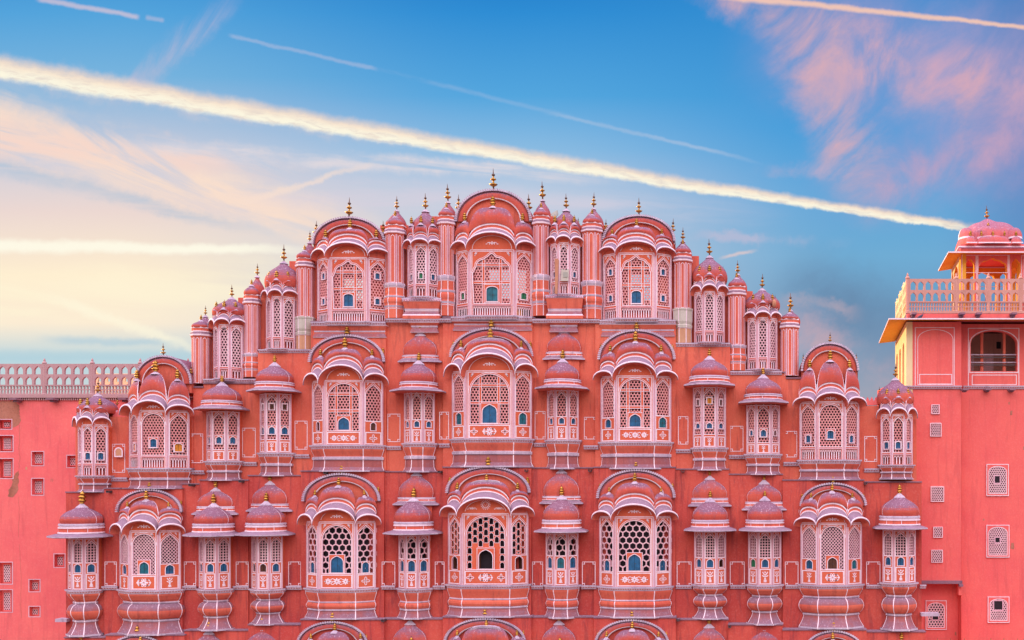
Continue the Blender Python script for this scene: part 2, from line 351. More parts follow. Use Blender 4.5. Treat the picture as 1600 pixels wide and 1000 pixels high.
def arch(u0, u1, v0, v1, kind='cusp', n=24):
    """closed outline of an arched opening, counter-clockwise from bottom left"""
    c = (u0+u1)/2; a = (u1-u0)/2
    if kind == 'rect': return rect(u0, u1, v0, v1)
    if kind in ('multi', 'flatmulti'):
        vs = v1-a*(1.08 if kind == 'multi' else .68); b = v1-vs; pts = [(u0, v0), (u1, v0)]; N = 56
        for i in range(N+1):
            t = pi*i/N; k = 0.93+0.07*abs(sin(4.5*t)); x = cos(t)*k; y = (0.86*sin(t)**.85)*k+0.20*max(0, 1-abs(cos(t))*3.2)**1.5
            pts.append((c+a*x*(1/0.93 if i in (0, N) else 1), vs+b*min(y, 1.0)))
        return pts
    if kind == 'shut': vs = v1-min(a*1.1, (v1-v0)*0.5)
    elif kind == 'round': vs = v1-min(a*1.02, (v1-v0)*0.6)
    elif kind == 'seg': vs = v1-min(a*0.55, (v1-v0)*0.4)
    else: vs = v1-min(a*1.45, (v1-v0)*0.6)
    b = v1-vs
    pts = [(u0, v0), (u1, v0)]
    for i in range(n+1):
        t = pi*i/n
        if kind in ('round', 'seg'): x, y = cos(t), sin(t)
        else:
            y = sin(t)**0.92; x = cos(t)
            y = y*0.80+0.20*max(0, 1-abs(x)*2.2)**1.3 if kind != 'shut' else 0.88*sin(t)**.8+0.12*max(0, 1-abs(x)*2.0)
            if kind == 'cusp':
                k = 1.0-0.085*(1-abs(sin(4.0*t)))*(1 if 0.08 < i/n < 0.92 else 0)
                x *= k; y *= k if abs(x) > 0.12 else 1
        pts.append((c+a*x, vs+b*y))
    return pts
def grow(pts, d):
    """push an outline outwards by d"""
    n = len(pts); out = []
    for i in range(n):
        a, p, b = pts[i-1], pts[i], pts[(i+1) % n]
        d1 = (p[0]-a[0], p[1]-a[1]); d2 = (b[0]-p[0], b[1]-p[1])
        l1 = max(sqrt(d1[0]**2+d1[1]**2), 1e-6); l2 = max(sqrt(d2[0]**2+d2[1]**2), 1e-6)
        n1 = (d1[1]/l1, -d1[0]/l1); n2 = (d2[1]/l2, -d2[0]/l2)
        k = max(1+n1[0]*n2[0]+n1[1]*n2[1], 0.5)
        out.append((p[0]+(n1[0]+n2[0])/k*d, p[1]+(n1[1]+n2[1])/k*d))
    return out
def plate(mb, fc, outer, holes, h=0.0, th=0.05, mat='salmon', side=None):
    """flat panel with openings, reveals of depth th"""
    allp = list(outer)
    for hl in holes: allp += hl
    tri = tessellate_polygon([[Vector((p[0], p[1], 0)) for p in pl] for pl in [outer]+holes])
    ids = [mb.add(fc.p(p[0], p[1], h)) for p in allp]
    for t in tri: mb.face([ids[k] for k in t], mat)
    for pl in holes+[outer]:
        n = len(pl)
        A = [mb.add(fc.p(p[0], p[1], h)) for p in pl]; B = [mb.add(fc.p(p[0], p[1], h-th)) for p in pl]
        for i in range(n): mb.face((A[i], A[(i+1) % n], B[(i+1) % n], B[i]), side or mat)
def lattice(mb, fc, u0, u1, v0, v1, kind, pitch, bar, h=-0.05, th=0.03, mat='jali', skip=None):
    """pierced stone screen"""
    if kind == 'hex':
        R = pitch/sqrt(3); dv = 1.5*R; off = True
        shp = [(R*sin(pi*k/3), R*cos(pi*k/3)) for k in range(6)]
    elif kind == 'square':
        R = pitch/2; dv = pitch; off = False; shp = [(R,R),(R,-R),(-R,-R),(-R,R)]
    else:  # diamond
        R = pitch/2; dv = pitch/2*1.1; off = True; shp = [(0,R*1.1),(R,0),(0,-R*1.1),(-R,0)]
    k_in = 1-bar/pitch
    n = len(shp); rows = int((v1-v0)/dv)+1; cols = int((u1-u0)/pitch)+1
    cu = (u0+u1)/2-(cols-1)*pitch/2
    for r in range(rows):
        for c in range(cols):
            u = cu+c*pitch+(pitch/2 if off and r % 2 else 0)-(pitch/4 if off else 0); v = v0+r*dv+dv*0.3
            if skip and skip(u, v): continue
            i = len(mb.v)
            for (x, y) in shp: mb.v.append(fc.p(u+x, v+y, h))
            for (x, y) in shp: mb.v.append(fc.p(u+x*k_in, v+y*k_in, h))
            for (x, y) in shp: mb.v.append(fc.p(u+x*k_in, v+y*k_in, h-th))
            for k in range(n):
                k2 = (k+1) % n
                mb.face((i+k, i+k2, i+n+k2, i+n+k), mat); mb.face((i+n+k, i+n+k2, i+2*n+k2, i+2*n+k), mat)
# painted ornaments
def orn_vase(mb, fc, u, v, s):
    ell(mb, fc, u, v-0.36*s, 0.16*s, 0.10*s); ell(mb, fc, u, v-0.5*s, 0.2*s, 0.05*s); ell(mb, fc, u, v-0.18*s, 0.09*s, 0.13*s)
    ell(mb, fc, u, v+0.06*s, 0.05*s, 0.2*s)
    for k in (-1, 1):
        ell(mb, fc, u+k*0.17*s, v+0.05*s, 0.17*s, 0.055*s, k*0.5); ell(mb, fc, u+k*0.13*s, v+0.27*s, 0.16*s, 0.055*s, k*0.9)
        ell(mb, fc, u+k*0.22*s, v+0.42*s, 0.07*s, 0.06*s)
    ell(mb, fc, u, v+0.42*s, 0.075*s, 0.09*s)
def orn_quatre(mb, fc, u, v, s, w):
    for k in range(4):
        a = k*pi/2
        ellline(mb, fc, u+cos(a)*0.27*s, v+sin(a)*0.27*s, 0.23*s, 0.13*s, a, w)
    ell(mb, fc, u, v, 0.08*s, 0.08*s)
def orn_flower(mb, fc, u, v, s):
    for k in range(8): ell(mb, fc, u+cos(k*pi/4)*0.26*s, v+sin(k*pi/4)*0.26*s, 0.2*s, 0.085*s if k % 2 else 0.11*s, k*pi/4)
def arc(u, v, r, a0, a1, n=9): return [(u+r*cos(a0+(a1-a0)*i/(n-1)), v+r*sin(a0+(a1-a0)*i/(n-1))) for i in range(n)]
def orn_scroll(mb, fc, u, v, wd, ht, kind, w):
    s = ht
    orn_flower(mb, fc, u, v, s*1.0)
    if kind == 'single':
        for k in (-1, 1):
            ribbon(mb, fc, arc(u+k*s*0.42, v+s*0.16, s*0.22, 0.2, 0.2+5.0), w); ribbon(mb, fc, arc(u+k*s*0.42, v-s*0.16, s*0.22, -0.2, -0.2-5.0), w)
            ell(mb, fc, u+k*s*0.75, v, s*0.16, s*0.09)
            ribbon(mb, fc, [(u+k*s*0.1, v+s*0.5), (u+k*s*0.3, v+s*0.36), (u+k*s*0.62, v+s*0.36), (u+k*s*0.85, v)], w)
            ribbon(mb, fc, [(u+k*s*0.1, v-s*0.5), (u+k*s*0.3, v-s*0.36), (u+k*s*0.62, v-s*0.36), (u+k*s*0.85, v)], w)
    else:
        for k in (-1, 1):
            orn_flower(mb, fc, u+k*wd*0.36, v, s*0.95)
            ribbon(mb, fc, arc(u+k*wd*0.17, v+s*0.12, s*0.24, 0.3, 0.3+4.6), w); ribbon(mb, fc, arc(u+k*wd*0.17, v-s*0.2, s*0.2, -0.3, -0.3-4.6), w)
            ell(mb, fc, u+k*wd*0.485, v, s*0.12, s*0.07)
def orn_spray(mb, fc, u, v, s, k):
    ell(mb, fc, u, v, s*0.5, s*0.16, -k*0.75+pi/2*0); ell(mb, fc, u-k*s*0.1, v+s*0.3, s*0.36, s*0.13, 0.0); ell(mb, fc, u+k*s*0.25, v-s*0.2, s*0.13, s*0.36, 0.0)
def orn_top(mb, fc, u, v, s):
    ell(mb, fc, u, v, s*0.1, s*0.22)
    for k in (-1, 1):
        ell(mb, fc, u+k*s*0.2, v+s*0.02, s*0.18, s*0.06, k*0.6); ribbon(mb, fc, arc(u+k*s*0.42, v-s*0.08, s*0.14, pi/2-k*1.2, pi/2+k*2.4), s*0.09)
        ell(mb, fc, u+k*s*0.66, v-s*0.12, s*0.12, s*0.06)
# finials: turned gilt bulbs on a rod, unit height
def lathe_mesh(name, prof, mats, n=14):
    mb = MB(); mb.lathe(0, 0, prof, n, mats); o = mb.build(name); me = o.data; bpy.data.objects.remove(o); return me
FIN_FAT = lathe_mesh('finial', [(0.13,0),(0.10,0.08),(0.17,0.13),(0.20,0.20),(0.12,0.28),(0.10,0.33),(0.18,0.40),(0.19,0.46),(0.09,0.54),(0.07,0.58),(0.13,0.64),(0.13,0.69),(0.05,0.77),(0.03,0.82),(0.02,0.9),(0.008,1.0)], ['gold']*13+['rod']*2)
FIN_TALL = lathe_mesh('finial', [(0.025,0),(0.03,0.14),(0.06,0.16),(0.11,0.20),(0.145,0.25),(0.10,0.275),(0.03,0.30),(0.03,0.42),(0.09,0.46),(0.095,0.50),(0.03,0.54),(0.022,0.62),(0.06,0.67),(0.06,0.71),(0.02,0.75),(0.012,0.9),(0.004,1.0)], ['rod']+['gold']*10+['rod']*5)
def finial(parent, x, y, z, h, tall=False):
    o = bpy.data.objects.new('finial', FIN_TALL if tall else FIN_FAT); S.collection.objects.link(o); o.parent = parent
    k = h*random.uniform(0.95, 1.05)
    o.location = (x, y, z-0.02); o.scale = (k*1.35, k*1.35, k); o.rotation_euler = (random.uniform(-.05,.05), random.uniform(-.05,.05), random.uniform(0, 3))
    return o
def lotus(mb, x, y, z, r, h, mat='lime', n=18):
    """pleated cap under a finial"""
    rows = []
    for rr, zz, am in ((1.0,0.0,0.10),(0.86,0.18,0.07),(0.52,0.5,0.04),(0.25,0.82,0.02),(0.12,1.0,0)):
        rows.append([(x+r*(rr+am*(1 if j % 2 else -1))*sin(pi*j/n), y-r*(rr+am*(1 if j % 2 else -1))*cos(pi*j/n), z+h*zz-(0.07*h if j % 2 and zz == 0 else 0)) for j in range(2*n)])
    mb.grid(rows, mat, False, True); mb.poly(rows[-1], mat)
# ------------------------------------------------------------------ the palace
palace = thing('palace', 'tall stepped red palace front crowded with bay windows, domes and gilt finials', 'palace')
ROW = {0: -0.40, 1: 0.0, 2: 0.40, 3: 0.80}
SHC = {'b': 'blue_wood', 't': 'teal_wood', 'g': 'green_wood', 'd': 'dark_wood', 'k': None, 'o': 'amber_cloth'}
def shutter(fc, u0, u1, v0, v1, kind, col, h, parent, leaves=True, px=PXM):
    mb = MB()
    if SHC[col] is None:
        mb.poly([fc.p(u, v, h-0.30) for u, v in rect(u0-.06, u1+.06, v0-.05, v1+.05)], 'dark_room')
        if u1-u0 > 0.2:
            for k in (0, 1):           # leaves folded inwards
                u = u0 if k == 0 else u1
                mb.poly([fc.p(u, v0, h), fc.p(u+(.03 if k == 0 else -.03), v0, h-.22), fc.p(u+(.03 if k == 0 else -.03), v1, h-.22), fc.p(u, v1, h)], 'dark_wood')
        return mb.build('opening', parent)
    m = SHC[col]; c = (u0+u1)/2; g = 0.006
    for a, b in ((u0-.03, c-g), (c+g, u1+.03)):
        mb.poly([fc.p(u, v, h) for u, v in rect(a, b, v0-.02, v1+.02)], m)
        if u1-u0 > 0.22:
            for q in (0.06, 0.53):    # raised fields
                w = b-a; vv0 = v0+(v1-v0)*q; vv1 = vv0+(v1-v0)*0.38
                ribbon(mb, fc, rect(a+w*.2, b-w*.2, vv0, vv1), 0.018, h+0.012, True, m)
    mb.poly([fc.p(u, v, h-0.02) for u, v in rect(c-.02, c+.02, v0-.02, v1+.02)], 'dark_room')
    if u1-u0 > 0.25:
        mb.poly([fc.p(c+.03+.02*cos(k*pi/3), v0+(v1-v0)*.45+.02*sin(k*pi/3), h+.014) for k in range(6)], 'iron')
    return mb.build('shutter', parent)
def panel(bay, body, fc, zb, zt, px, sp):
    """one face of a bay window: pierced screen in an arch, shutter, painted or balustraded foot"""
    w = fc.w; holes = []; m = sp.get('m', 4.5)*px; bh = sp.get('bh', 0)*px; lw = 1.15*px
    hlat = -0.055
    wp = 'white_paint'
    ribbon(body, fc, [(0.9*px, zb), (0.9*px, zt)], 1.8*px, 0.012, False, 'lilac'); ribbon(body, fc, [(w-0.9*px, zb), (w-0.9*px, zt)], 1.8*px, 0.012, False, 'lilac')
    if w > 16*px:
        ribbon(body, fc, [(m-1.6*px, zb), (m-1.6*px, zt-1.5*px), (w-m+1.6*px, zt-1.5*px), (w-m+1.6*px, zb)], lw)
        if w > 34*px: ribbon(body, fc, [(m-3.6*px, zb), (m-3.6*px, zt)], lw*.8); ribbon(body, fc, [(w-m+3.6*px, zb), (w-m+3.6*px, zt)], lw*.8)
    else: ribbon(body, fc, [(2.7*px, zb), (2.7*px, zt-1.2*px), (w-2.7*px, zt-1.2*px), (w-2.7*px, zb)], lw*.85)
    if sp.get('base') == 'paint':
        ribbon(body, fc, rect(m, w-m, zb+1.6*px, zb+bh-1.6*px), 1.5*px, 0.006, True)
        c = zb+bh/2; o = sp.get('orn')
        if o == 'vase': orn_vase(body, fc, w/2, c, min(bh*0.62, (w-2*m)*1.3))
        elif o == 'quatre': orn_quatre(body, fc, w/2, c, min(bh*0.55, (w-2*m)*0.8), 1.0*px)
        elif o == 'triple': orn_scroll(body, fc, w/2, c, (w-2*m)*0.82, bh*0.52, 'triple', 1.0*px)
        elif o == 'single': orn_scroll(body, fc, w/2, c, (w-2*m)*0.5, bh*0.56, 'single', 1.1*px)
        elif o == 'five':
            orn_scroll(body, fc, w/2, c, (w-2*m)*0.4, bh*0.56, 'single', 1.1*px)
            for k in (-1, 1): orn_quatre(body, fc, w/2+k*w*0.32, c, bh*0.5, 1.0*px)
    elif sp.get('base') == 'bal':
        r = rect(m, w-m, zb+1.0*px, zb+bh-3*px); holes.append(r)
        bal = MB(); n = max(3, int((w-2*m)/(3.6*px))); st = (w-2*m)/n
        for i in range(n+1):
            u = m+i*st; q = 0.75*px
            ribbon(bal, fc, [(u, zb+1*px), (u, zb+bh*0.62)], 1.5*px, -0.02, False, 'white_paint')
            if i < n: ribbon(bal, fc, [(u, zb+bh*0.6), (u+st/2, zb+bh*0.8), (u+st, zb+bh*0.6)], 1.0*px, -0.022, False, 'jali_white'); ribbon(bal, fc, [(u, zb+bh-3*px), (u+st/2, zb+bh*0.66), (u+st, zb+bh-3*px)], 0.9*px, -0.026, False, 'jali_white')
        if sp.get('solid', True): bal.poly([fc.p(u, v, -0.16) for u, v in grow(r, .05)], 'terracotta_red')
        elif sp.get('balcol'): bal.poly([fc.p(u, v, -0.14) for u, v in rect(m-.03, w/2, zb, zb+bh-2*px)], sp['balcol']); bal.poly([fc.p(u, v, -0.16) for u, v in rect(w/2, w-m+.03, zb, zb+bh-2*px)], 'dark_room')
        bal.build('balustrade', bay)
        ribbon(body, fc, [(1.5*px, zb+bh-1.6*px), (w-1.5*px, zb+bh-1.6*px)], 1.4*px, 0.006, False, 'lilac')
    ma = sp.get('ma', sp.get('m', 4.5)+2)*px
    va = zb+bh+sp.get('gap', 1.5)*px; vt = zt-sp.get('top', 9)*px
    sh = sp.get('shut')
    if sh and sh.get('sep'):
        sw = sh['w']*px/2; s0 = zb+bh+sh.get('v', 1.0)*px; s1 = s0+sh['h']*px
        o = arch(w/2-sw, w/2+sw, s0, s1, sh.get('kind', 'shut'), 12); holes.append(o)
        ribbon(body, fc, grow(o, 0.7*px), 1.1*px, 0.006, True)
        shutter(fc, w/2-sw, w/2+sw, s0, s1, 'cusp', sh['c'], -0.05, bay)
        ribbon(body, fc, [(m-.5*px, s1+1.8*px), (w-m+.5*px, s1+1.8*px)], lw*.8)
        va = s1+sh.get('over', 3.2)*px
    ao = arch(ma, w-ma, va, vt, sp.get('arch', 'cusp')); holes.append(ao)
    ribbon(body, fc, grow(ao, 0.75*px), 1.2*px, 0.006, True)
    if w > 15*px:
        up = [p for p in grow(ao, 3.0*px) if p[1] > va+(vt-va)*0.25]
        ribbon(body, fc, up, 0.8*px, 0.006)
    plate(body, fc, rect(0, w, zb, zt), holes, 0.0, 0.06, sp.get('mat', 'salmon'), 'lilac')
    so = []
    if sh and not sh.get('sep'): so.append(sh)
    so += sp.get('more', [])
    rects = []
    for q in so:
        sw = q['w']*px/2; s0 = (va+q['v']*px) if 'v' in q else va+(vt-va)*q['at']; s1 = s0+q['h']*px; fr = q.get('fr', 2.4)*px
        o = arch(w/2-sw, w/2+sw, s0, s1, q.get('kind', 'shut'), 12)
        out = rect(w/2-sw-fr, w/2+sw+fr, s0-(fr*.6 if q.get('v', 1) > 0 or 'at' in q else 0), s1+fr*1.05)
        plate(body, fc, out, [o], -0.008, 0.045, 'salmon', 'lilac')
        ribbon(body, fc, grow(o, 0.7*px), 1.1*px, -0.003, True); ribbon(body, fc, grow(out, -0.4*px), 0.8*px, -0.002, True)
        shutter(fc, w/2-sw, w/2+sw, s0, s1, 'cusp', q['c'], -0.052, bay)
        rects.append((out[0][0], out[1][0], out[0][1], out[2][1]))
    if sp.get('dark', True) and fc.w < 2.2: body.poly([fc.p(u, v, -0.24) for u, v in rect(0.30*min(1, w/1.2)*.5, w-0.30*min(1, w/1.2)*.5, va-.05, vt+.05)], 'dark_room')  # dark sheet paints the shade behind the screen
    lat = MB(); kind, pitch, bar, lm = sp.get('lat', ('hex', 4.6, 1.5, 'jali'))
    hid = lambda u, v: any(a+pitch*px*.4 < u < b-pitch*px*.4 and (c+pitch*px*.4 if c > va+1.5*px else c-pitch*px) < v < d-pitch*px*.4 for a, b, c, d in rects)
    if kind == 'niche':
        cols = max(2, int(round((w-2*ma)/(8.6*px)))); pw = (w-2*ma)/cols; ph = 11.5*px
        cw = []
        for c_ in range(cols):
            r_ = 0
            while True:
                v = va+1.2*px+r_*ph+(ph/2 if c_ % 2 else 0)-ph/2*0
                if v+ph > vt+ph*.6: break
                uu = ma+c_*pw
                if not any(uu+pw > a and uu < b and v+ph > c and v < d for a, b, c, d in rects): cw.append(arch(uu+1.1*px, uu+pw-1.1*px, v, v+ph-2.2*px, 'round', 8))
                r_ += 1
            if c_ % 2 and not any(ma+c_*pw+pw > a and ma+c_*pw < b and va+5*px > c for a, b, c, d in rects): cw.append([(ma+c_*pw+pw/2+2.2*px*cos(k*pi/4), va+3*px+1.3*px*sin(k*pi/4)) for k in range(8)])
        cw += [rect(a+1.2*px, b-1.2*px, max(c, va)+.6*px, d-1.2*px) for a, b, c, d in rects]
        plate(lat, fc, rect(ma-.05, w-ma+.05, va-.03, vt+.25), cw, hlat, 0.05, lm)
        for o in cw: ribbon(lat, fc, grow(o, 0.3*px), 0.6*px, hlat+0.004, True)
    else: lattice(lat, fc, ma, w-ma, va, vt, kind, pitch*px, bar*px, hlat, 0.035, lm, hid)
    if sp.get('bars'):
        a0, a1 = ma, w-ma; c1, c2 = a0+(a1-a0)*0.26, a0+(a1-a0)*0.74; hgt = vt-va
        q0, q1, q2 = va+hgt*0.42, va+hgt*0.78, va
        for u in (c1, c2): ribbon(body, fc, [(u, va-.02), (u, vt+.05)], 4.4*px, -0.018, False, 'salmon'); [ribbon(body, fc, [(u+k*2.0*px, va-.02), (u+k*2.0*px, vt)], 0.8*px, -0.013) for k in (-1, 1)]
        for v in (q0, q1): ribbon(body, fc, [(a0-.05, v), (a1+.05, v)], 4.0*px, -0.016, False, 'salmon'); [ribbon(body, fc, [(a0, v+k*1.8*px), (a1, v+k*1.8*px)], 0.8*px, -0.011) for k in (-1, 1)]
    lat.build('lattice', bay)
    spr = sp.get('spray', 6.0 if w > 34*px else 4.2)
    if spr:
        s = spr*px
        for k, u in ((-1, m+s*.75), (1, w-m-s*.75)): orn_spray(body, fc, u, zt-2.6*px-s*.5, s, k)
def dentil(bay, plan, z0, z1, px, name='cornice'):
    """white bracketed string course"""
    mb = MB(); h = z1-z0
    sweep(mb, plan, [(0.0,z0),(0.035,z0),(0.05,z0+h*.3),(0.05,z0+h*.42),(0.085,z0+h*.62),(0.11,z0+h*.66),(0.11,z1),(0.0,z1+.004)], ['lime','lime','terracotta','jali_white','lime','lime','eave_stone'])
    mt = miters(plan)
    for i in range(len(plan)-1):
        a = (plan[i][0]+mt[i][0]*.052, plan[i][1]+mt[i][1]*.052); b = (plan[i+1][0]+mt[i+1][0]*.052, plan[i+1][1]+mt[i+1][1]*.052)
        f = Facet(a, b); n = max(1, int(f.w/(3.7*px))); st = f.w/n
        for k in range(n):
            u = (k+.5)*st; q = 1.0*px
            P = [f.p(u-q, z0+h*.32, 0), f.p(u+q, z0+h*.32, 0), f.p(u+q, z0+h*.62, 0.045), f.p(u-q, z0+h*.62, 0.045)]
            mb.poly(P, 'white_paint'); mb.poly([f.p(u-q, z0+h*.32, 0), f.p(u-q, z0+h*.62, 0.045), f.p(u-q, z0+h*.62, 0)], 'white_paint'); mb.poly([f.p(u+q, z0+h*.32, 0), f.p(u+q, z0+h*.62, 0), f.p(u+q, z0+h*.62, 0.045)], 'white_paint')
    return mb.build(name, bay)
def corbel(bay, plan, F, prof, px, name='corbel'):
    """prof: (h px, y px, material of the band below this ring)"""
    mb = MB(); P = [(h*px, F.Z(y)) for h, y, _ in prof]; P.reverse()
    mats = [m for _, _, m in prof][:-1]; mats.reverse()
    sweep(mb, plan, P, mats, lines=0.8*px)
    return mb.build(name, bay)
def bulge(yc, yb, big):
    """curves of a swelling corbel between string course and ledge"""
    H = yb-yc; o = []
    a = 0.0; n0 = -5 if big else -7
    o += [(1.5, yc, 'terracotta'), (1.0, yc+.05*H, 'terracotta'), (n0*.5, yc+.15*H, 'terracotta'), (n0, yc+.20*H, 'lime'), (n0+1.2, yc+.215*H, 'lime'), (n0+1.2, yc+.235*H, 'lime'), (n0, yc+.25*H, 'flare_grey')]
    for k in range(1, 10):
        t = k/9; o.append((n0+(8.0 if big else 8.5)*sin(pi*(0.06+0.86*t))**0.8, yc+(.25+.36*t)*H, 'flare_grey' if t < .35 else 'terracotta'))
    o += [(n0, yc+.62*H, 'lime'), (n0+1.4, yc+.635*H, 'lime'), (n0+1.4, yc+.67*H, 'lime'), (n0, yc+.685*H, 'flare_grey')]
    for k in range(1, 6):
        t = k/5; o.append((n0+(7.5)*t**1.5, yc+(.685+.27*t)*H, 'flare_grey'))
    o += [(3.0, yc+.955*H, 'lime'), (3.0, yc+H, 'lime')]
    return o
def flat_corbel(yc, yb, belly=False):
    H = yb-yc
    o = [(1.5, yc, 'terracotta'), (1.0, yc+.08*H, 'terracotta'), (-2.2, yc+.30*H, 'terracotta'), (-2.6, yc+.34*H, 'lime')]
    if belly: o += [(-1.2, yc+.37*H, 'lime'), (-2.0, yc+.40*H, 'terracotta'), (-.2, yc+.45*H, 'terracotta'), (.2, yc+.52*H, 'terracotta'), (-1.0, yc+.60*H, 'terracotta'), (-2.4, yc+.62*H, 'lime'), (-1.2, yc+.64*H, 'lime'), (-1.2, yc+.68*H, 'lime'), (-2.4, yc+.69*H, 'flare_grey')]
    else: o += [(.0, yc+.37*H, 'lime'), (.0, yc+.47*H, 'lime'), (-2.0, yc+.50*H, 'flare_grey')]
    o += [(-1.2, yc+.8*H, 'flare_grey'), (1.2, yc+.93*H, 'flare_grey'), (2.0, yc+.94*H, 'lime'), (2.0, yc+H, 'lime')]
    return o
def bangla(bay, plan, ztip, rises, ov, drop, zlobe0, peaks, fins, dps, F, px, edge='white_paint', lot=True, flat=False, zt=None, finh=10, finfat=0, lobemat='weathered', dh=1.0, lexp=0.56, emblem=False):
    """drooping curved eaves, one bow per face, with a ribbed half dome over each"""
    fs = [Facet(plan[i], plan[i+1]) for i in range(3)]
    ca = fs[0].nx*fs[1].nx+fs[0].ny*fs[1].ny; tn = sqrt((1-ca)/(1+ca)); n = 18
    th = [pi*i/n for i in range(n+1)]
    ev = MB(); lob = MB(); lun = MB()
    dr = [(0.0, drop, 'eave_stone'), (0.03, drop, 'white_paint'), (0.03, drop+1.4*px*dh, 'white_paint'), (0.012, drop+1.5*px*dh, 'terracotta'), (0.012, drop+4.2*px*dh, 'terracotta'), (0.035, drop+4.3*px*dh, 'white_paint'), (0.035, drop+6.2*px*dh, 'white_paint'), (0.0, drop+6.3*px*dh, 'white_paint')]
    top0 = drop+6.3*px*dh
    for i, fc in enumerate(fs):
        w = fc.w; rise = rises[i]
        def U(t, h): e = h*tn; return -e+t*(w+2*e)
        def pt(k, h, dz): t = (1-cos(th[k]))/2; return fc.p(U(t, h), ztip+rise*sin(th[k])**0.9+dz, h)
        pro = [(0.0,-0.10),(ov-.03,-0.055),(ov,-0.05),(ov,0.012),(ov-.03,0.014),(ov*.75,drop*.18),(ov*.35,drop*.55),(0.02,drop)]
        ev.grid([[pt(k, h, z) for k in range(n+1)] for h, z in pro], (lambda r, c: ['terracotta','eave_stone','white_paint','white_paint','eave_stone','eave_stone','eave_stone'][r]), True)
        lob.grid([[pt(k, h, z) for k in range(n+1)] for h, z, _ in dr], (lambda r, c: dr[r+1][2]), False)
        # lunette under the bow
        if zt is not None:
            L = [(U((1-cos(a))/2, 0), max(zt, ztip+rise*sin(a)**.9+0.02)) for a in th]
            base = [(0, zt), (w, zt)]
            lun.poly([fc.p(u, v, 0.002) for u, v in [(w, zt), (0, zt)]+L], 'salmon' if i == 1 else 'terracotta')
            L2 = [(w/2+(u-w/2)*0.86, zt+0.6*px+(v-zt)*0.80) for u, v in L if v > zt+1e-4]
            if len(L2) > 3: ribbon(lun, fc, L2, 0.9*px, 0.008)
            ribbon(lun, fc, [(1.5*px, zt+.6*px), (w-1.5*px, zt+.6*px)], 1.1*px, 0.008)
            if i == 1 and w > 34*px: 
                if emblem:
                    zc_ = zt+(ztip+rise-zt)*.55
                    ribbon(lun, fc, arc(w/2, zc_, 4.6*px, 0, 2*pi*15/16, 16), 1.0*px, .008, True)
                    for q in range(16): ell(lun, fc, w/2+6.8*px*cos(q*pi/8), zc_+6.8*px*sin(q*pi/8), 1.3*px, .55*px, q*pi/8, .008)
                    for sx in (-1, 1): ell(lun, fc, w/2+sx*1.5*px, zc_+1.0*px, .7*px, .5*px, 0, .009); orn_top(lun, fc, w/2+sx*21*px, zt+(ztip+rise-zt)*.34, 10*px)
                    ell(lun, fc, w/2, zc_-1.8*px, 1.4*px, .4*px, 0, .009)
                else: orn_top(lun, fc, w/2, zt+(ztip+rise-zt)*0.42, 13*px)
        # half dome
        zp = peaks[i]-(0 if flat and i == 1 else 3.0*px); dp = dps[i]; ts = [0, .035]+[(1-cos(pi*k/12))/2 for k in range(1, 12) if .05 < (1-cos(pi*k/12))/2 < .95]+[.965, 1]
        rows = []
        for j in range(13):
            s = j/12; f = cos(s*pi/2)**(0.40 if flat and i == 1 else lexp); g = sin(s*pi/2)**(1.15 if not flat else 1.0)
            if j == 12: f = 0.02
            row = []
            for t in ts:
                sn = sqrt(max(0, 1-(2*t-1)**2))
                z0 = ztip+rise*sn**.9+top0
                u = U(t, 0.03)+(t-.5)*(0.10 if w > 0.7 and lexp < .7 else 0.0)
                uu = w/2+(u-w/2)*f
                zz = z0+(zp-z0)*g
                h = 0.05+0.05*sin(pi*min(1, s*1.4+.1))*sn-dp*(1-f)-0.04*(2*t-1)**2*s
                row.append(fc.p(uu, zz, h))
            rows.append(row)
        nt = len(ts)
        lob.grid(rows, (lambda r, c: edge if (c == 0 or c == nt-2) and r < 11 else lobemat), True)
        pk = fc.p(w/2, zp, 0.05-dp*0.9)
        if lot and not (flat and i == 1): lotus(lob, pk[0], pk[1]-.04, zp-2.2*px, (7.0 if i == 1 and w > .8 else 4.8)*px, 5.5*px); zp += 3.0*px
        if fins and fins[i] > 0: finial(bay, pk[0], pk[1]-.04, zp+0.4*px, fins[i]*px, False)
        if flat and i == 1:      # ridge moulding along the flat crown
            ridge = [fc.p(w/2+(U(t,0)-w/2)*0.66, zp-(1-sqrt(max(0,1-(2*t-1)**2)))*6*px+0.5*px, 0.03-dp*.35) for t in [k/12 for k in range(13)]]
            lob.grid([[(p[0], p[1]-.05, p[2]-.05) for p in ridge], [(p[0], p[1]-.07, p[2]+.03) for p in ridge], [(p[0], p[1]+.1, p[2]+.05) for p in ridge]], 'lime', False)
    ev.build('eave', bay); lob.build('dome', bay)
    if zt is not None: lun.build('lunette', bay)
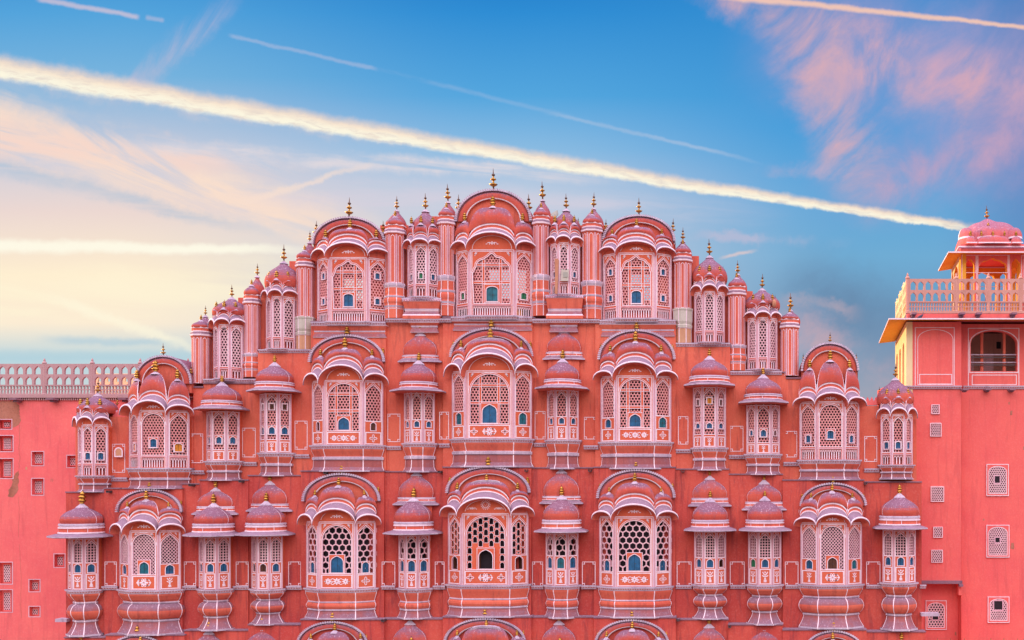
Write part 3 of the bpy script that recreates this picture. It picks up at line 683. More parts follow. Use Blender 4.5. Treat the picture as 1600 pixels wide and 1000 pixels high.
def vault(bay, x0, x1, ytop, yspr, yv, depth, fins, px0):
    """bow-topped gable behind the domes"""
    F = Fr(yv); X0, X1, zt, zs = F.X(x0), F.X(x1), F.Z(ytop), F.Z(yspr); px = F.s
    c, a, b = (X0+X1)/2, (X1-X0)/2, zt-zs; n = 40; mb = MB()
    def ring(k, y, o=0.0): return [(c+(a*k+o)*-cos(pi*i/n), y, zs+(b*k+o)*sin(pi*i/n)**0.95) for i in range(n+1)]
    low = zs-(14*px if depth > 1 else 1*px)
    mb.poly([(c-a*.97, yv, low)]+ring(0.97, yv)+[(c+a*.97, yv, low)], 'terracotta')
    if depth > 1: mb.poly([(c-a*.97, yv+depth, low)]+ring(0.97, yv+depth)+[(c+a*.97, yv+depth, low)], 'terracotta')
    mb.grid([ring(0.70, yv-.004), ring(0.70, yv-.10), ring(0.735, yv-.105), ring(0.80, yv-.12), ring(0.88, yv-.10), ring(0.95, yv-.04)], (lambda r, k: ['terracotta','white_paint','weathered','weathered','weathered'][r]), True)
    R = [ring(0.935, yv-.03), ring(0.935, yv-.10), ring(0.96, yv-.13), ring(1.0, yv-.08), ring(1.0, yv+.02), ring(0.985, yv+depth)]
    mb.grid(R, (lambda r, k: ['eave_stone','eave_stone','lime','eave_stone','weathered'][r]), True)
    for sx in (-1, 1): mb.poly([(c+sx*a*.985, yv, low), (c+sx*a*.985, yv+depth, low), (c+sx*a*.985, yv+depth, zs), (c+sx*a*.985, yv, zs)], 'terracotta')
    m = int(a*2.5/(3.0*px))           # row of petals along the rim
    for i in range(m):
        A, B = pi*i/m, pi*(i+.62)/m
        P = [(c-(a*k)*cos(t), yv-.14, zs+(b*k)*sin(t)**.95) for k, t in ((.95, A), (.95, B))]
        Q = [(c-(a*1+.03)*cos(t), yv-.14, zs+(b*1+.03)*sin(t)**.95) for t in (B, A)]
        mb.poly(P+Q, 'lime')
    mb.build('gable', bay)
    if fins[0]: finial(bay, c, yv-.05, zt+.02, fins[0]*px, depth > 1)
    for sx in (-1, 1):
        if fins[1]: finial(bay, c+sx*a*.93, yv+.02, zs+b*.34, fins[1]*px, depth > 1)
def shell(body, plan, yw, zb, zt, back=None):
    for p in (plan[0], plan[-1]): body.poly([(p[0], p[1], zb), (p[0], yw+.05, zb), (p[0], yw+.05, zt), (p[0], p[1], zt)], 'salmon')
    for z in (zb, zt-.01): body.poly([(p[0], p[1], z) for p in plan]+[(plan[-1][0], yw+.05, z), (plan[0][0], yw+.05, z)], 'terracotta')
    if back:          # rear wall of the screen; back = (u0, u1, v0, v1) leaves a gap where the sky shows through
        X0, X1, H = plan[0][0], plan[-1][0], zt-zb; y = yw+.04; u0, u1, v0, v1 = back if isinstance(back, tuple) else (1, 1, 1, 1)
        for a, b, c, d in ((0, u0, 0, 1), (u1, 1, 0, 1), (u0, u1, 0, v0), (u0, u1, v1, 1)):
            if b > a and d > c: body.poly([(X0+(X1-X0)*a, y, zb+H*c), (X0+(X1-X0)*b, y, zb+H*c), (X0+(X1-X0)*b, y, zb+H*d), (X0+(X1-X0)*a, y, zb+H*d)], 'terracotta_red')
def wplan(plan, yw): return [(plan[0][0], yw+.03)]+plan+[(plan[-1][0], yw+.03)]
def big_bay(row, xb, xc, ytop, ycor, ybase, tips, at, ats, pk, pks, vt, cen, sid, cor='flat', free=False, fins=(12,10,(16,9)), flat=False, d=0.45, edge='weathered', cap=None, low=None, back=None):
    yw = ROW[row]; yf = yw-0.60; F = Fr(yf); px = F.s; xb -= 1; xc += 1.5
    plan = [(F.X(xb)-d*1.4, yf+d), (F.X(xb), yf), (F.X(xc), yf), (F.X(xc)+d*1.4, yf+d)]
    zb, zt = F.Z(ycor), F.Z(ytop)
    body = MB(); shell(body, plan, yw, zb, zt, back)
    me_holder = thing_part('bay_window')
    for i in range(3): panel(me_holder, body, Facet(plan[i], plan[i+1]), zb, zt, px, cen if i == 1 else (sid if not isinstance(sid, list) else sid[0 if i == 0 else 1]))
    fill(me_holder, body)
    wp = wplan(plan, yw)
    dentil(me_holder, wp, F.Z(ycor+6.5), zb, px)
    if ybase:
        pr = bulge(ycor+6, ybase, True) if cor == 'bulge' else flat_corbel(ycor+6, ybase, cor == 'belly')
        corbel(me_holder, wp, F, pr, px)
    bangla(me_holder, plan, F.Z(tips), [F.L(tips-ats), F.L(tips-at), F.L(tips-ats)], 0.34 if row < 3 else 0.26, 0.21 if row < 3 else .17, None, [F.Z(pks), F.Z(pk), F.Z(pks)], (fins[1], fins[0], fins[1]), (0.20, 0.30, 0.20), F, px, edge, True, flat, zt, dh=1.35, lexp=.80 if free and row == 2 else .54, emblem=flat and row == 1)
    vault(me_holder, vt[0], vt[1], vt[2], vt[3], yw-0.09, 1.6 if free else 0.4, fins[2], px)
    return me_holder
def thing_part(name):
    o = bpy.data.objects.new(name, bpy.data.meshes.new(name)); S.collection.objects.link(o); o.parent = palace; return o
def fill(o, mb):
    t = mb.build('x'); me = t.data; old = o.data; bpy.data.objects.remove(t); o.data = me; bpy.data.meshes.remove(old); me.name = o.name
def onion(mb, cx, cy, z0, zp, R, mat='weathered', n=40, ribs=True, px=PXM):
    H = zp-z0; pr = []
    for r, z in ((0.96,0),(1.0,.08),(1.02,.18),(1.01,.29),(.965,.40),(.88,.51),(.76,.61),(.61,.70),(.45,.78),(.31,.86),(.20,.93),(.12,1.0)): pr.append((R*r, z0+H*z))
    mb.lathe(cx, cy, pr, n, mat, 0, True)
    if ribs:
        for a in (-1.22, -0.02, 1.18) if ribs == 3 else (-1.25, 1.25):
            rows = [[(cx+(r+.006)*sin(a+k*.013), cy-(r+.006)*cos(a+k*.013), z) for k in (-1, 0, 1)] for r, z in pr[:10]]
            mb.grid(rows, 'white_paint', False)
def hood(bay, cx, cy, F, px, eh, ey, dy, pk, R, fin, over=0.45, ap=0.6, sy=1.0):
    """broad flat eave, drum with painted blocks and onion dome of a small bay"""
    ev = MB(); dm = MB(); r8 = pi/8; k = 1/cos(pi/8)
    E = eh*px*k; zE = F.Z(ey); ri = ap*k+0.02
    ev.lathe(cx, cy, [(ri*.9,zE-.05),(E*.97,zE-.045),(E,zE-.03),(E,zE+.012),(E*.96,zE+.035),((E+ri)/2,zE+.085),(ri+.06,zE+.13)], 8, ['terracotta','eave_stone','lime','eave_stone','eave_stone','eave_stone'], r8, False)
    zd = F.Z(dy); Rd = R*1.06; z0 = zE+.115; h = zd-z0
    dm.lathe(cx, cy, [(Rd*1.04,z0),(Rd*1.04,z0+h*.12),(Rd,z0+h*.14),(Rd,z0+h*.5),(Rd*1.03,z0+h*.52),(Rd*1.03,z0+h*.64),(Rd*.98,z0+h*.66),(Rd*1.0,z0+h*.8),(Rd*1.03,z0+h*.82),(Rd*1.01,z0+h)], 24, ['white_paint','white_paint','terracotta','white_paint','white_paint','lime','white_paint','lime','lime'], 0, False)
    for a in (-.85, -.08, .8):
        dm.grid([[(cx+(Rd+.008)*sin(a+q*.014), cy-(Rd+.008)*cos(a+q*.014), z) for q in (-1, 1)] for z in (z0+h*.1, z0+h*.52)], 'white_paint', False)
    zp = F.Z(pk)
    onion(dm, cx, cy, zd-.01, zp-3*px, R)
    lotus(dm, cx, cy, zp-6.5*px, 8.5*px, 8.0*px)
    for q in (ev, dm): q.v = [(x, cy+(y-cy)*sy, z) for x, y, z in q.v]
    ev.build('eave', bay); dm.build('dome', bay)
    finial(bay, cx, cy, zp+.03, fin*px, False)
def small_bay(row, xb, xc, ytop, ycor, ybase, ex, ey, dy, pk, R, fin, sp, cor='flat', second=None, d=0.36, sides=None):
    """sp: panel spec; ex: half width of the eave; second: (x, half width, eave y, drum y, peak y) of the dome on the wall above"""
    yw = ROW[row]; yf = yw-0.54; xb -= .8; xc += .8; F = Fr(yf); px = F.s
    plan = [(F.X(xb)-d, yf+d), (F.X(xb), yf), (F.X(xc), yf), (F.X(xc)+d, yf+d)]
    zb, zt = F.Z(ycor), F.Z(ytop); body = MB(); o = thing_part('bay_window')
    shell(body, plan, yw, zb, zt)
    for i in range(3):
        s = sp if i == 1 else {**sp, **(sides[0 if i == 0 else 1] if sides else {})}
        panel(o, body, Facet(plan[i], plan[i+1]), zb, zt, px, s)
    fill(o, body); wp = wplan(plan, yw)
    dentil(o, wp, F.Z(ycor+6.5), zb, px)
    pr = bulge(ycor+6, ybase, False) if cor == 'bulge' else flat_corbel(ycor+6, ybase, cor == 'belly')
    if ybase: corbel(o, wp, F, pr, px)
    cx = (plan[1][0]+plan[2][0])/2; cy = yf+0.60
    hood(o, cx, cy-.33, F, px, ex, ey, dy, pk, R*px, fin)
    if second:
        x2, e2, ey2, dy2, pk2 = second; F2 = Fr(yw-.05)
        q = thing_part('wall_dome')
        b = MB(); b.lathe(F2.X(x2), yw+.02, [(R*px*.98, F2.Z(ey2+35)), (R*px*.98, F2.Z(ey2)-.03)], 8, 'terracotta', pi/8, False); b.v = [(x, yw+.02+(y-yw-.02)*.38, z) for x, y, z in b.v]; fill(q, b)
        hood(q, F2.X(x2), yw+.02, F2, F2.s, e2, ey2, dy2, pk2, R*F2.s*.98, fin*.95, sy=.36)
    return o
def mid_bay(row, xb, xc, ytop, ycor, ybase, tips, at, pkl, dpk, dR, fins, cen, sid=None, cor='flat', d=0.36, free=True, low=None, back=0.0):
    """narrow bay with three bowed eaves under one round dome"""
    yw = ROW[row]; yf = yw-0.56; F = Fr(yf); px = F.s
    plan = [(F.X(xb)-d, yf+d), (F.X(xb), yf), (F.X(xc), yf), (F.X(xc)+d, yf+d)]
    zb, zt = F.Z(ycor), F.Z(ytop); body = MB(); o = thing_part('bay_window')
    shell(body, plan, yw, zb, zt, back)
    for i in range(3): panel(o, body, Facet(plan[i], plan[i+1]), zb, zt, px, cen if i == 1 or not sid else sid)
    fill(o, body); wp = wplan(plan, yw)
    dentil(o, wp, F.Z(ycor+4.5), zb, px)
    if ybase: corbel(o, wp, F, flat_corbel(ycor+4, ybase), px)
    r = F.L(tips-at)
    bangla(o, plan, F.Z(tips), [r, r, r], 0.20, 0.17, None, [F.Z(pkl)]*3, (fins[1],)*3, (0.10, 0.10, 0.10), F, px, 'white_paint', True, False, zt, dh=0.9)
    cx = (plan[1][0]+plan[2][0])/2; cy = yf+0.66
    dm = MB(); z0 = F.Z(tips)+r*.9
    onion(dm, cx, cy, z0+.2, F.Z(dpk)-2*px, dR*px, 'weathered', 40, False)
    lotus(dm, cx, cy, F.Z(dpk)-4*px, 6.5*px, 5.5*px)
    if free:      # the back of the dome rests on a plain drum
        dm.lathe(cx, cy, [(dR*px*.9, zb), (dR*px*.9, z0+.25)], 8, 'terracotta', pi/8, False, a0=pi*.62, a1=pi*1.38, cap=False)
    dm.build('dome', o)
    finial(o, cx, cy, F.Z(dpk)+.03, fins[0]*px, True)
    for a in (2.2, -2.2): finial(o, cx+sin(a)*dR*px*.95, cy-cos(a)*dR*px*.95, F.Z(pkl)+.05, fins[1]*px*1.3, True)
    return o
def turret(xl, xr, yeave, pkf, pkb, fin, ysh, ybase, xbk=None, white=False, xe=None):
    """octagonal shaft with painted pointed panels under a pair of bulb domes"""
    yw = ROW[3]; yc = yw-0.10; F = Fr(yc); px = F.s; cx = F.X((xl+xr)/2); R = (xr-xl)/2*px/cos(pi/8)*1.0
    o = thing_part('turret'); sh = MB(); zt, zs, zb = F.Z(yeave), F.Z(ysh), F.Z(ybase); k = 1.0
    sh.lathe(cx, yc, [(R, zs), (R, zt)], 8, 'terracotta', pi/8, False)
    vs = [(cx+R*sin(pi/8+pi/4*j), yc-R*cos(pi/8+pi/4*j)) for j in range(-3, 3)]
    for j in range(5):
        f = Facet(vs[j], vs[j+1])
        ribbon(sh, f, [(.6*px, zs), (.6*px, zt)], 1.2*px, 0.008, False, 'lilac'); ribbon(sh, f, [(f.w-.6*px, zs), (f.w-.6*px, zt)], 1.2*px, 0.008, False, 'lilac')
        a = arch(2.9*px, f.w-2.9*px, zs+.5*px, zt-4*px, 'point')
        if f.w > 6*px: ribbon(sh, f, a, .8*px, 0.008, True)
    fill(o, sh)
    if ybase > ysh+5:
        b = MB(); H = zs-zb; m = 'old_lime' if white else 'lime'; t_ = 'terracotta'
        P = [(1.05,0,t_),(1.05,.26,'white_paint'),(1.08,.28,t_),(1.06,.30,m),(1.12,.36,t_),(1.10,.40,t_),(1.18,.46,t_),(1.18,.52,t_),(1.08,.58,m),(1.12,.60,m),(1.12,.64,t_),(1.05,.66,t_),(1.05,.86,'white_paint'),(1.10,.88,m),(1.16,.93,m),(1.16,.98,m),(1.0,1.0,m)]
        if white: P = [(1.02,0,'ochre'),(1.02,.42,'white_paint'),(1.10,.44,'old_lime'),(1.12,.52,'old_lime'),(1.02,.54,'old_lime'),(1.12,.62,'old_lime'),(1.14,.92,'old_lime'),(1.2,.95,'old_lime'),(1.2,.99,'old_lime'),(1.0,1.0,m)]
        b.lathe(cx, yc, [(R*r, zb+H*z) for r, z, _ in P], 8, [q for _, _, q in P], pi/8, False)
        for j in range(5):
            a = -3*pi/8+pi/4*j
            for sgn in (-1, 1):
                b.grid([[(cx+(R*r+.006)*sin(a), yc-(R*r+.006)*cos(a), zb+H*z), (cx+(R*r+.006)*sin(a)+sgn*cos(a+sgn*pi/8)*.7*px, yc-(R*r+.006)*cos(a)+sgn*sin(a+sgn*pi/8)*.7*px, zb+H*z)] for r, z, _ in P], 'white_paint', False)
        b.build('base', o)
    e = MB(); r8 = pi/8; E = R*1.17
    e.lathe(cx, yc, [(R*1.0,zt-.10),(E*.97,zt-.03),(E,zt),(E,zt+.035),(R*1.06,zt+.13),(R*1.06,zt+.17),(R*1.0,zt+.18),(R*1.0,zt+.27),(R*1.05,zt+.28),(R*1.05,zt+.32),(R*.98,zt+.34)], 8, ['terracotta','white_paint','white_paint','eave_stone','white_paint','terracotta','terracotta','white_paint','white_paint','lime'], r8, False)
    e.build('eave', o)
    dm = MB(); zp = F.Z(pkf)
    onion(dm, cx, yc-.05, zt+.30, zp-1.5*px, R*.93, 'weathered', 28, False); 
    lotus(dm, cx, yc-.05, zp-3*px, 4.2*px, 4*px)
    finial(o, cx, yc-.05, zp+.02, 9*px)
    Fb = Fr(yc+.55); bx = Fb.X(xbk if xbk else (xl+xr)/2+2); zq = Fb.Z(pkb)
    onion(dm, bx, yc+.55, zt+.2, zq-1.5*px, R*1.02, 'weathered', 28, False)
    dm.lathe(bx, yc+.55, [(R*.9, zs), (R*.9, zt+.3)], 8, 'terracotta', r8, False, cap=False)
    lotus(dm, bx, yc+.55, zq-3*px, 4.2*px, 4.5*px)
    dm.build('dome', o); finial(o, bx, yc+.55, zq+.03, fin*px, True)
    return o
# ------------------------------------------------------------------ bays, storey by storey (photo pixels)
HX = ('hex', 4.7, 1.75, 'jali'); HXw = ('hex', 4.7, 1.7, 'jali_white'); BIG = ('hex', 10.5, 1.9, 'jali_white'); SQ = ('square', 4.3, 1.35, 'jali_white'); DI = ('diamond', 4.9, 1.5, 'jali_white'); NI = ('niche', 9, 2, 'salmon'); HX2 = ('hex', 5.0, 1.7, 'jali')
def U(c, w, h, v=0.0, **k): return dict(w=w, h=h, v=v, c=c, **k)
# lowest visible storey (its domes rise into the picture)
for xb, xc, o in ((194,237,13),(492,548,-8),(722,794,-13),(957,1017,-11),(1281,1323,6)):
    big_bay(0, xb, xc, 1067+o, 1161+o, 1211+o, 1056+o, 1032+o, 1042+o, 993+o, 1007+o, (xb-27, xc+28, 979+o, 1017+o),
        dict(base='paint', bh=22, orn='single', m=6, ma=9, arch='round', top=6, lat=HX, shut=U('b', 16, 22)), dict(base='paint', bh=22, orn='quatre', m=4, ma=5, lat=HX, top=7), cor='belly', fins=(13,10,(17,9)), edge='weathered', flat=o == -13)
for x, o in ((126,26),(325,11),(409,5),(640,-4),(873,-4),(1108,1),(1194,5),(1409,26)):
    small_bay(0, x-10, x+10, 1074+o, 1152+o, 1200+o, 42, 1072+o, 1054+o, 1016+o, 27, 17, dict(base='paint', bh=20, orn='vase', m=3.5, ma=5, top=7, lat=SQ, shut=U('b', 9, 13, 1.5, sep=True)), cor='bulge', second=(x, 35, 1024+o, 1014+o, 974+o))
# first full storey
bp = dict(base='paint', bh=23)
bigF = dict(bp, orn='single', m=5.5, ma=5.5, top=5, arch='round', lat=DI, shut=U('t', 14, 19, 0, fr=3.6))
bigFs = dict(bp, orn='vase', m=4, ma=4, top=6, gap=2, lat=DI, shut=U('b', 11, 14, 1.5, sep=True, over=2.5))
big_bay(1, 203, 246, 830, 922, 993, 832, 812, 818, 779, 791, (184,286,765,800), bigF, [{**bigFs}, {**bigFs}], 'bulge', edge='white_paint', fins=(15,9,(14,8)))
gF = dict(bp, orn='triple', m=6, ma=7, top=6, arch='round', lat=BIG, shut=U('b', 19, 26, 0, fr=3.2))
gS = dict(bp, orn='quatre', m=4, ma=4.2, top=6, gap=1, lat=BIG, shut=U('b', 10, 17, 0, fr=1.6))
big_bay(1, 498, 554, 816, 920, 968, 818, 794, 803, 757, 773, (474,595,740,783), gF, gS, 'belly', fins=(14,10,(17,10)))
big_bay(1, 722, 795, 803, 914, 965, 805, 777, 790, 752, 764, (698,829,729,770), dict(bp, orn='five', m=6, ma=8, top=5, arch='round', lat=NI, shut=U('k', 21, 30, 0, fr=3.4)), dict(bp, orn='quatre', m=4, ma=4.6, top=8, lat=NI, shut=U('k', 12, 20, 1, sep=True, over=2.5)), 'belly', flat=True, fins=(14,13,(19,14)))
big_bay(1, 961, 1021, 808, 917, 966, 810, 787, 798, 751, 768, (933,1055,734,778), gF, gS, 'belly', fins=(15,9,(16,10)))
big_bay(1, 1279, 1322, 818, 914, 983, 820, 802, 808, 766, 777, (1250,1353,755,790), {**bigF, 'shut': U('d', 14, 18, 0, fr=4)}, [{**bigFs}, {**bigFs, 'shut': U('t', 10, 14, 1.5, sep=True, over=2.5)}], 'bulge', edge='white_paint', fins=(12,9,(14,9)))
def s1(c, lat=SQ): return dict(base='paint', bh=26, orn='vase', m=3.6, ma=3.6, top=5.5, lat=lat, shut=U(c, 9.5, 12.5, 1.5, sep=True))
small_bay(1, 112.5, 130, 841, 922, 995, 44, 838, 818, 787, 29.5, 22, s1('b'), 'bulge')
small_bay(1, 319, 338, 839, 921, 986, 41, 836, 818, 786, 28, 17, s1('b'), 'bulge', (336, 36, 803, 791, 761), sides=[{}, {'shut': U('b', 9.5, 12.5, 1.5, sep=True)}])
small_bay(1, 402, 420, 837, 921, 977, 42, 835, 817, 783, 28, 16, s1('d'), 'bulge', (421, 36, 798, 787, 751), sides=[{}, {'shut': U('b', 9.5, 12.5, 1.5, sep=True)}])
small_bay(1, 634, 652, 836, 920, 968, 43, 833, 815, 777, 28, 17, dict(s1('b', BIG), shut=U('b', 10.5, 17, 1, sep=True)), 'belly', (650, 36, 788, 777, 737), sides=[{}, {}])
small_bay(1, 866, 886, 833, 915, 967, 41, 830, 812, 774, 28.5, 17, dict(s1('t', BIG), shut=U('t', 10.5, 17, 1, sep=True)), 'belly', (877, 34, 786, 775, 733), sides=[{'shut': U('b', 10.5, 17, 1, sep=True)}, {'shut': U('b', 10.5, 17, 1, sep=True)}])
small_bay(1, 1100, 1119, 830, 914, 968, 41, 828, 812, 778, 27.5, 13, s1('b'), 'bulge', (1109, 34, 790, 778, 743), sides=[{}, {'shut': U('k', 9.5, 12.5, 1.5, sep=True)}])
small_bay(1, 1185, 1206, 830, 914, 977, 41, 828, 812, 776, 28, 11, s1('b'), 'bulge', (1194, 35, 796, 784, 750), sides=[{'shut': U('g', 9.5, 12.5, 1.5, sep=True)}, {}])
small_bay(1, 1397, 1418, 828, 911, 986, 41, 825, 806, 771, 29.5, 16, s1('b'), 'bulge')
# second storey
mF = dict(bp, bh=21, orn='triple', m=6, ma=7, top=5, arch='round', lat=HX2, bars=True, shut=U('b', 17, 19, 1, fr=3))
mS = dict(bp, bh=21, orn='quatre', m=4, ma=4.2, top=6, lat=HX2, shut=U('b', 11, 13, 1.5, sep=True))
big_bay(2, 507, 566, 595, 695, 737, 599, 571, 583, 541, 553, (484,602,524,566), mF, [{**mS, 'shut': U('k', 8, 14, 1.5, sep=True)}, {**mS, 'shut': U('d', 7.5, 12, 2, sep=True)}], fins=(19,12,(17,11)))
big_bay(2, 728, 801, 580, 685, 730, 586, 553, 568, 529, 540, (704,833,513,558), dict(mF, bh=22, orn='five', m=6.5, ma=8, shut=U('b', 22, 29, 0, fr=3)), dict(mS, shut=U('t', 12, 18, 1.5, sep=True)), flat=True, fins=(21,12,(19,12)))
big_bay(2, 963, 1021, 588, 690, 733, 591, 566, 579, 531, 547, (935,1055,516,562), mF, [{**mS}, {**mS, 'shut': U('t', 13, 16, 1.5, sep=True)}], fins=(19,12,(17,11)))
eF = dict(base='bal', bh=19, m=5, ma=5, top=5, arch='round', lat=HX, solid=True, shut=None, more=[dict(w=9.5, h=12.5, c='b', v=12, fr=3.0, kind='seg')])
eS = dict(base='bal', bh=19, m=4, ma=4, top=6, lat=HX, gap=2, more=[dict(w=7.5, h=11, c='b', v=6, fr=2.2, kind='seg')])
big_bay(2, 218, 260, 642, 731, 764, 646, 626, 632, 579, 589, (212,301,556,600), eF, [{**eS, 'more': [dict(w=6, h=11, c='o', v=6, fr=2.2, kind='seg')]}, {**eS, 'more': [dict(w=10, h=12, c='o', v=5, fr=2.2, kind='seg')]}], free=True, edge='white_paint', fins=(20,16,(19,16)))
big_bay(2, 1277, 1318, 628, 718, 750, 632, 614, 620, 560, 572, (1252,1341,536,580), eF, eS, free=True, edge='white_paint', fins=(17,15,(18,14)))
def s2(c='b', bh=22, w=7.5, h=9): return dict(base='paint', bh=bh, orn='vase', m=3.6, ma=3.6, top=5, lat=HX, shut=U(c, w, h, 3, sep=True, over=3))
s2b = dict(base='paint', bh=18, orn='vase', m=3.6, ma=3.6, top=6, gap=3, lat=HX, shut=U('b', 9, 11, 8, fr=2), more=[dict(w=6.5, h=8.5, c='o', at=0.70, fr=2, kind='rect')])
small_bay(2, 415, 434, 614, 707, 744, 38, 611, 597, 565, 27, 13, {**s2b, 'more': [dict(w=6.5, h=8.5, c='d', at=0.70, fr=2, kind='rect')]})
small_bay(2, 642.5, 660, 613, 692, 738, 41, 611, 597, 562, 27, 15, s2('b'), second=(656, 34, 565, 555, 518))
small_bay(2, 868, 887, 609, 687, 733, 41, 607, 593, 559, 27, 16, s2('b'), second=(881, 33, 561, 550, 514))
small_bay(2, 1098, 1119, 604, 699, 735, 40, 602, 588, 555, 29.5, 13, {**s2b, 'shut': U('b', 8, 8, 9, fr=2)}, sides=[{'more': [dict(w=5, h=9, c='d', at=0.66, fr=2, kind='rect')]}, {'more': [dict(w=5, h=9, c='d', at=0.66, fr=2, kind='rect')]}])
s2c = dict(base='paint', bh=16, orn='vase', m=3.6, ma=3.6, top=5, gap=2, lat=HX, shut=U('b', 8, 10.5, 9, fr=2.4))
small_bay(2, 1182, 1204, 632, 709, 742, 39, 629, 616, 584, 28, 13, s2c, sides=[{'shut': U('b', 5.5, 8, 11, fr=2)}, {'shut': U('d', 5.5, 8, 11, fr=2)}])
small_bay(2, 331, 352.5, 642, 720, 751, 38, 639, 626, 596, 27.5, 12, s2c)
e2 = dict(base='bal', bh=18, m=3.4, ma=3.6, top=5, lat=HX, gap=2, more=[dict(w=7.5, h=10.5, c='b', v=5, fr=1.6, kind='seg')])
mid_bay(2, 127.5, 146, 664, 743, 769, 664, 651, 632, 613, 28, (24,12), e2)
mid_bay(2, 1393, 1414, 648, 726, 749, 651, 637, 616, 588, 29, (25,12), e2)
# top storey: one screen deep, the sky shows through
ROW3 = dict(solid=False)
kF = dict(dark=False, base='bal', bh=19, m=6, ma=8, top=6, arch='multi', lat=HX, bars=True, shut=U('b', 14.5, 19, 3, fr=3, kind='seg'))
kS = dict(dark=False, base='bal', bh=18, m=4, ma=4.6, top=7, gap=3, lat=HX, more=[dict(w=6.5, h=9, c='b', v=7, fr=2.2, kind='seg'), dict(w=6.5, h=9, c='b', at=0.66, fr=2.2, kind='seg')])
big_bay(3, 515, 573, 403, 502, None, 401, 380, 388, 353, 367, (489,603,340,382), kF, kS, free=True, fins=(16,14,(32,24)), back=(.36,.72,.38,.72))
big_bay(3, 734, 803, 391, 493, None, 390, 364, 376, 319, 341, (712,831,297,347), {**kF, 'bh': 18, 'shut': U('t', 17.5, 22.5, 3, fr=4, kind='seg')}, [{**kS, 'solid': False, 'more': [dict(w=7, h=10, c='g', v=6, fr=2, kind='seg')]}, {**kS, 'solid': False, 'balcol': 'amber_cloth', 'more': [dict(w=9, h=10, c='g', v=6, fr=2.6, kind='seg')]}], free=True, fins=(17,14,(33,28)), back=(.42,1.0,.30,.75))
big_bay(3, 966, 1022, 396, 497, None, 397, 378, 385, 350, 362, (942,1055,337,378), kF, kS, free=True, fins=(13,10,(28,24)), back=(.36,.76,.32,.72))
t3 = dict(base='bal', bh=19, m=3.6, ma=3.8, top=5, gap=2, lat=HXw)
t3s = {**t3, 'more': [dict(w=5.5, h=8.5, c='b', v=6, fr=1.8, kind='seg')]}
mid_bay(3, 647, 668, 382, 463, None, 383, 374, 347, 321, 24, (26,12), {**t3s, 'more': [dict(w=5.5, h=8.5, c='g', v=7, fr=1.4, kind='seg')]}, t3s, back=1)
mid_bay(3, 872, 890, 380, 459, None, 379, 369, 345, 320, 23, (26,12), t3, t3s, back=1)
tt = dict(base='bal', bh=17, m=3.6, ma=3.6, top=4, gap=2, lat=('hex', 4.7, 1.6, 'jali_white'))
mid_bay(3, 424, 441, 464, 544, None, 464, 453, 433, 403, 28, (27,12), tt, back=1)
mid_bay(3, 1099, 1118, 456, 534, None, 457, 445, 424, 394, 28, (27,12), tt, back=1)
mid_bay(3, 341, 359, 508, 591, None, 508, 498, 479, 460, 28, (20,11), tt, back=1)
mid_bay(3, 1183, 1201, 497, 576, None, 497, 487, 468, 446, 28, (24,12), tt, back=1)
turret(604, 632, 366, 338, 328, 22, 444, 499)
turret(686, 710, 351, 325, 315, 29, 432, 495)
turret(834, 858, 351, 325, 312, 28, 431, 495)
turret(911, 940, 363, 335, 325, 25, 441, 500)
turret(465, 489, 417, 391, 378, 19, 496, 547, 484, True)
turret(1054, 1080, 409, 382, 376, 22, 483, 538, 1067, True)
turret(383, 405, 474, 445, 431, 19, 553, 590, 402)
turret(1138, 1164, 461, 434, 428, 21, 540, 580)
turret(302, 328, 525, 500, 493, 16, 600, 601, 321)
turret(1220, 1247, 512, 488, 484, 27, 588, 589)
# ------------------------------------------------------------------ storey walls
def zy(Y, y): return Fr(Y).Z(y)
def walls(segs, Y, zbot, back, mat='terracotta'):
    mb = MB()
    for i, (a, b, t, off) in enumerate(segs):
        F = Fr(Y+off); x0, x1 = F.X(a), F.X(b)
        mb.box(x0, x1, Y+off, back, zbot, F.Z(t), mat)
        # sooty ledge slab along the top
    o = mb.build('storey_wall', palace); return o
r0 = [(101,165,997,0),(165,288,993,-.08),(288,388,986,.06),(388,470,977,-.05),(470,600,969,-.1),(600,692,968,.05),(692,830,965,-.1),(830,928,965,.05),(928,1056,966,-.1),(1056,1138,969,.05),(1138,1223,977,-.05),(1223,1354,985,-.1),(1354,1446,988,.0)]
r1 = [(103,163,770,.04),(163,190,764,-.05),(190,285,764,-.05),(285,312,757,.05),(312,388,751,.0),(388,397,744,.05),(397,470,744,.0),(470,600,737,-.07),(600,692,738,.04),(692,830,731,-.07),(830,928,732,.04),(928,1055,731,-.07),(1055,1139,734,.0),(1139,1223,742,.03),(1223,1350,751,-.05),(1350,1440,754,.03)]
r2 = [(118,172,668,.05),(172,202,651,.05),(202,302,640,0),(302,318,606,.04),(318,403,600,.04),(403,486,549,.0),(486,603,504,-.06),(603,692,501,.04),(692,832,497,-.06),(832,930,500,.04),(930,1056,502,-.06),(1056,1141,538,0),(1141,1228,583,.03),(1228,1252,592,.05),(1252,1347,625,0),(1347,1373,634,.05),(1373,1432,655,.05)]
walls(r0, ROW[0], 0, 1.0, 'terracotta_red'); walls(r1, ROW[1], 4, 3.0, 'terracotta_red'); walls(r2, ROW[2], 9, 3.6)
for segs, Y in ((r0, ROW[0]), (r1, ROW[1])):
    for a, b, t, off in segs:
        lg = MB(); F = Fr(Y+off); lg.box(F.X(a)-.015, F.X(b)+.015, Y+off-.035, Y+off+.5, F.Z(t)+.003, F.Z(t)+.05, 'eave_stone'); lg.build('ledge', palace)
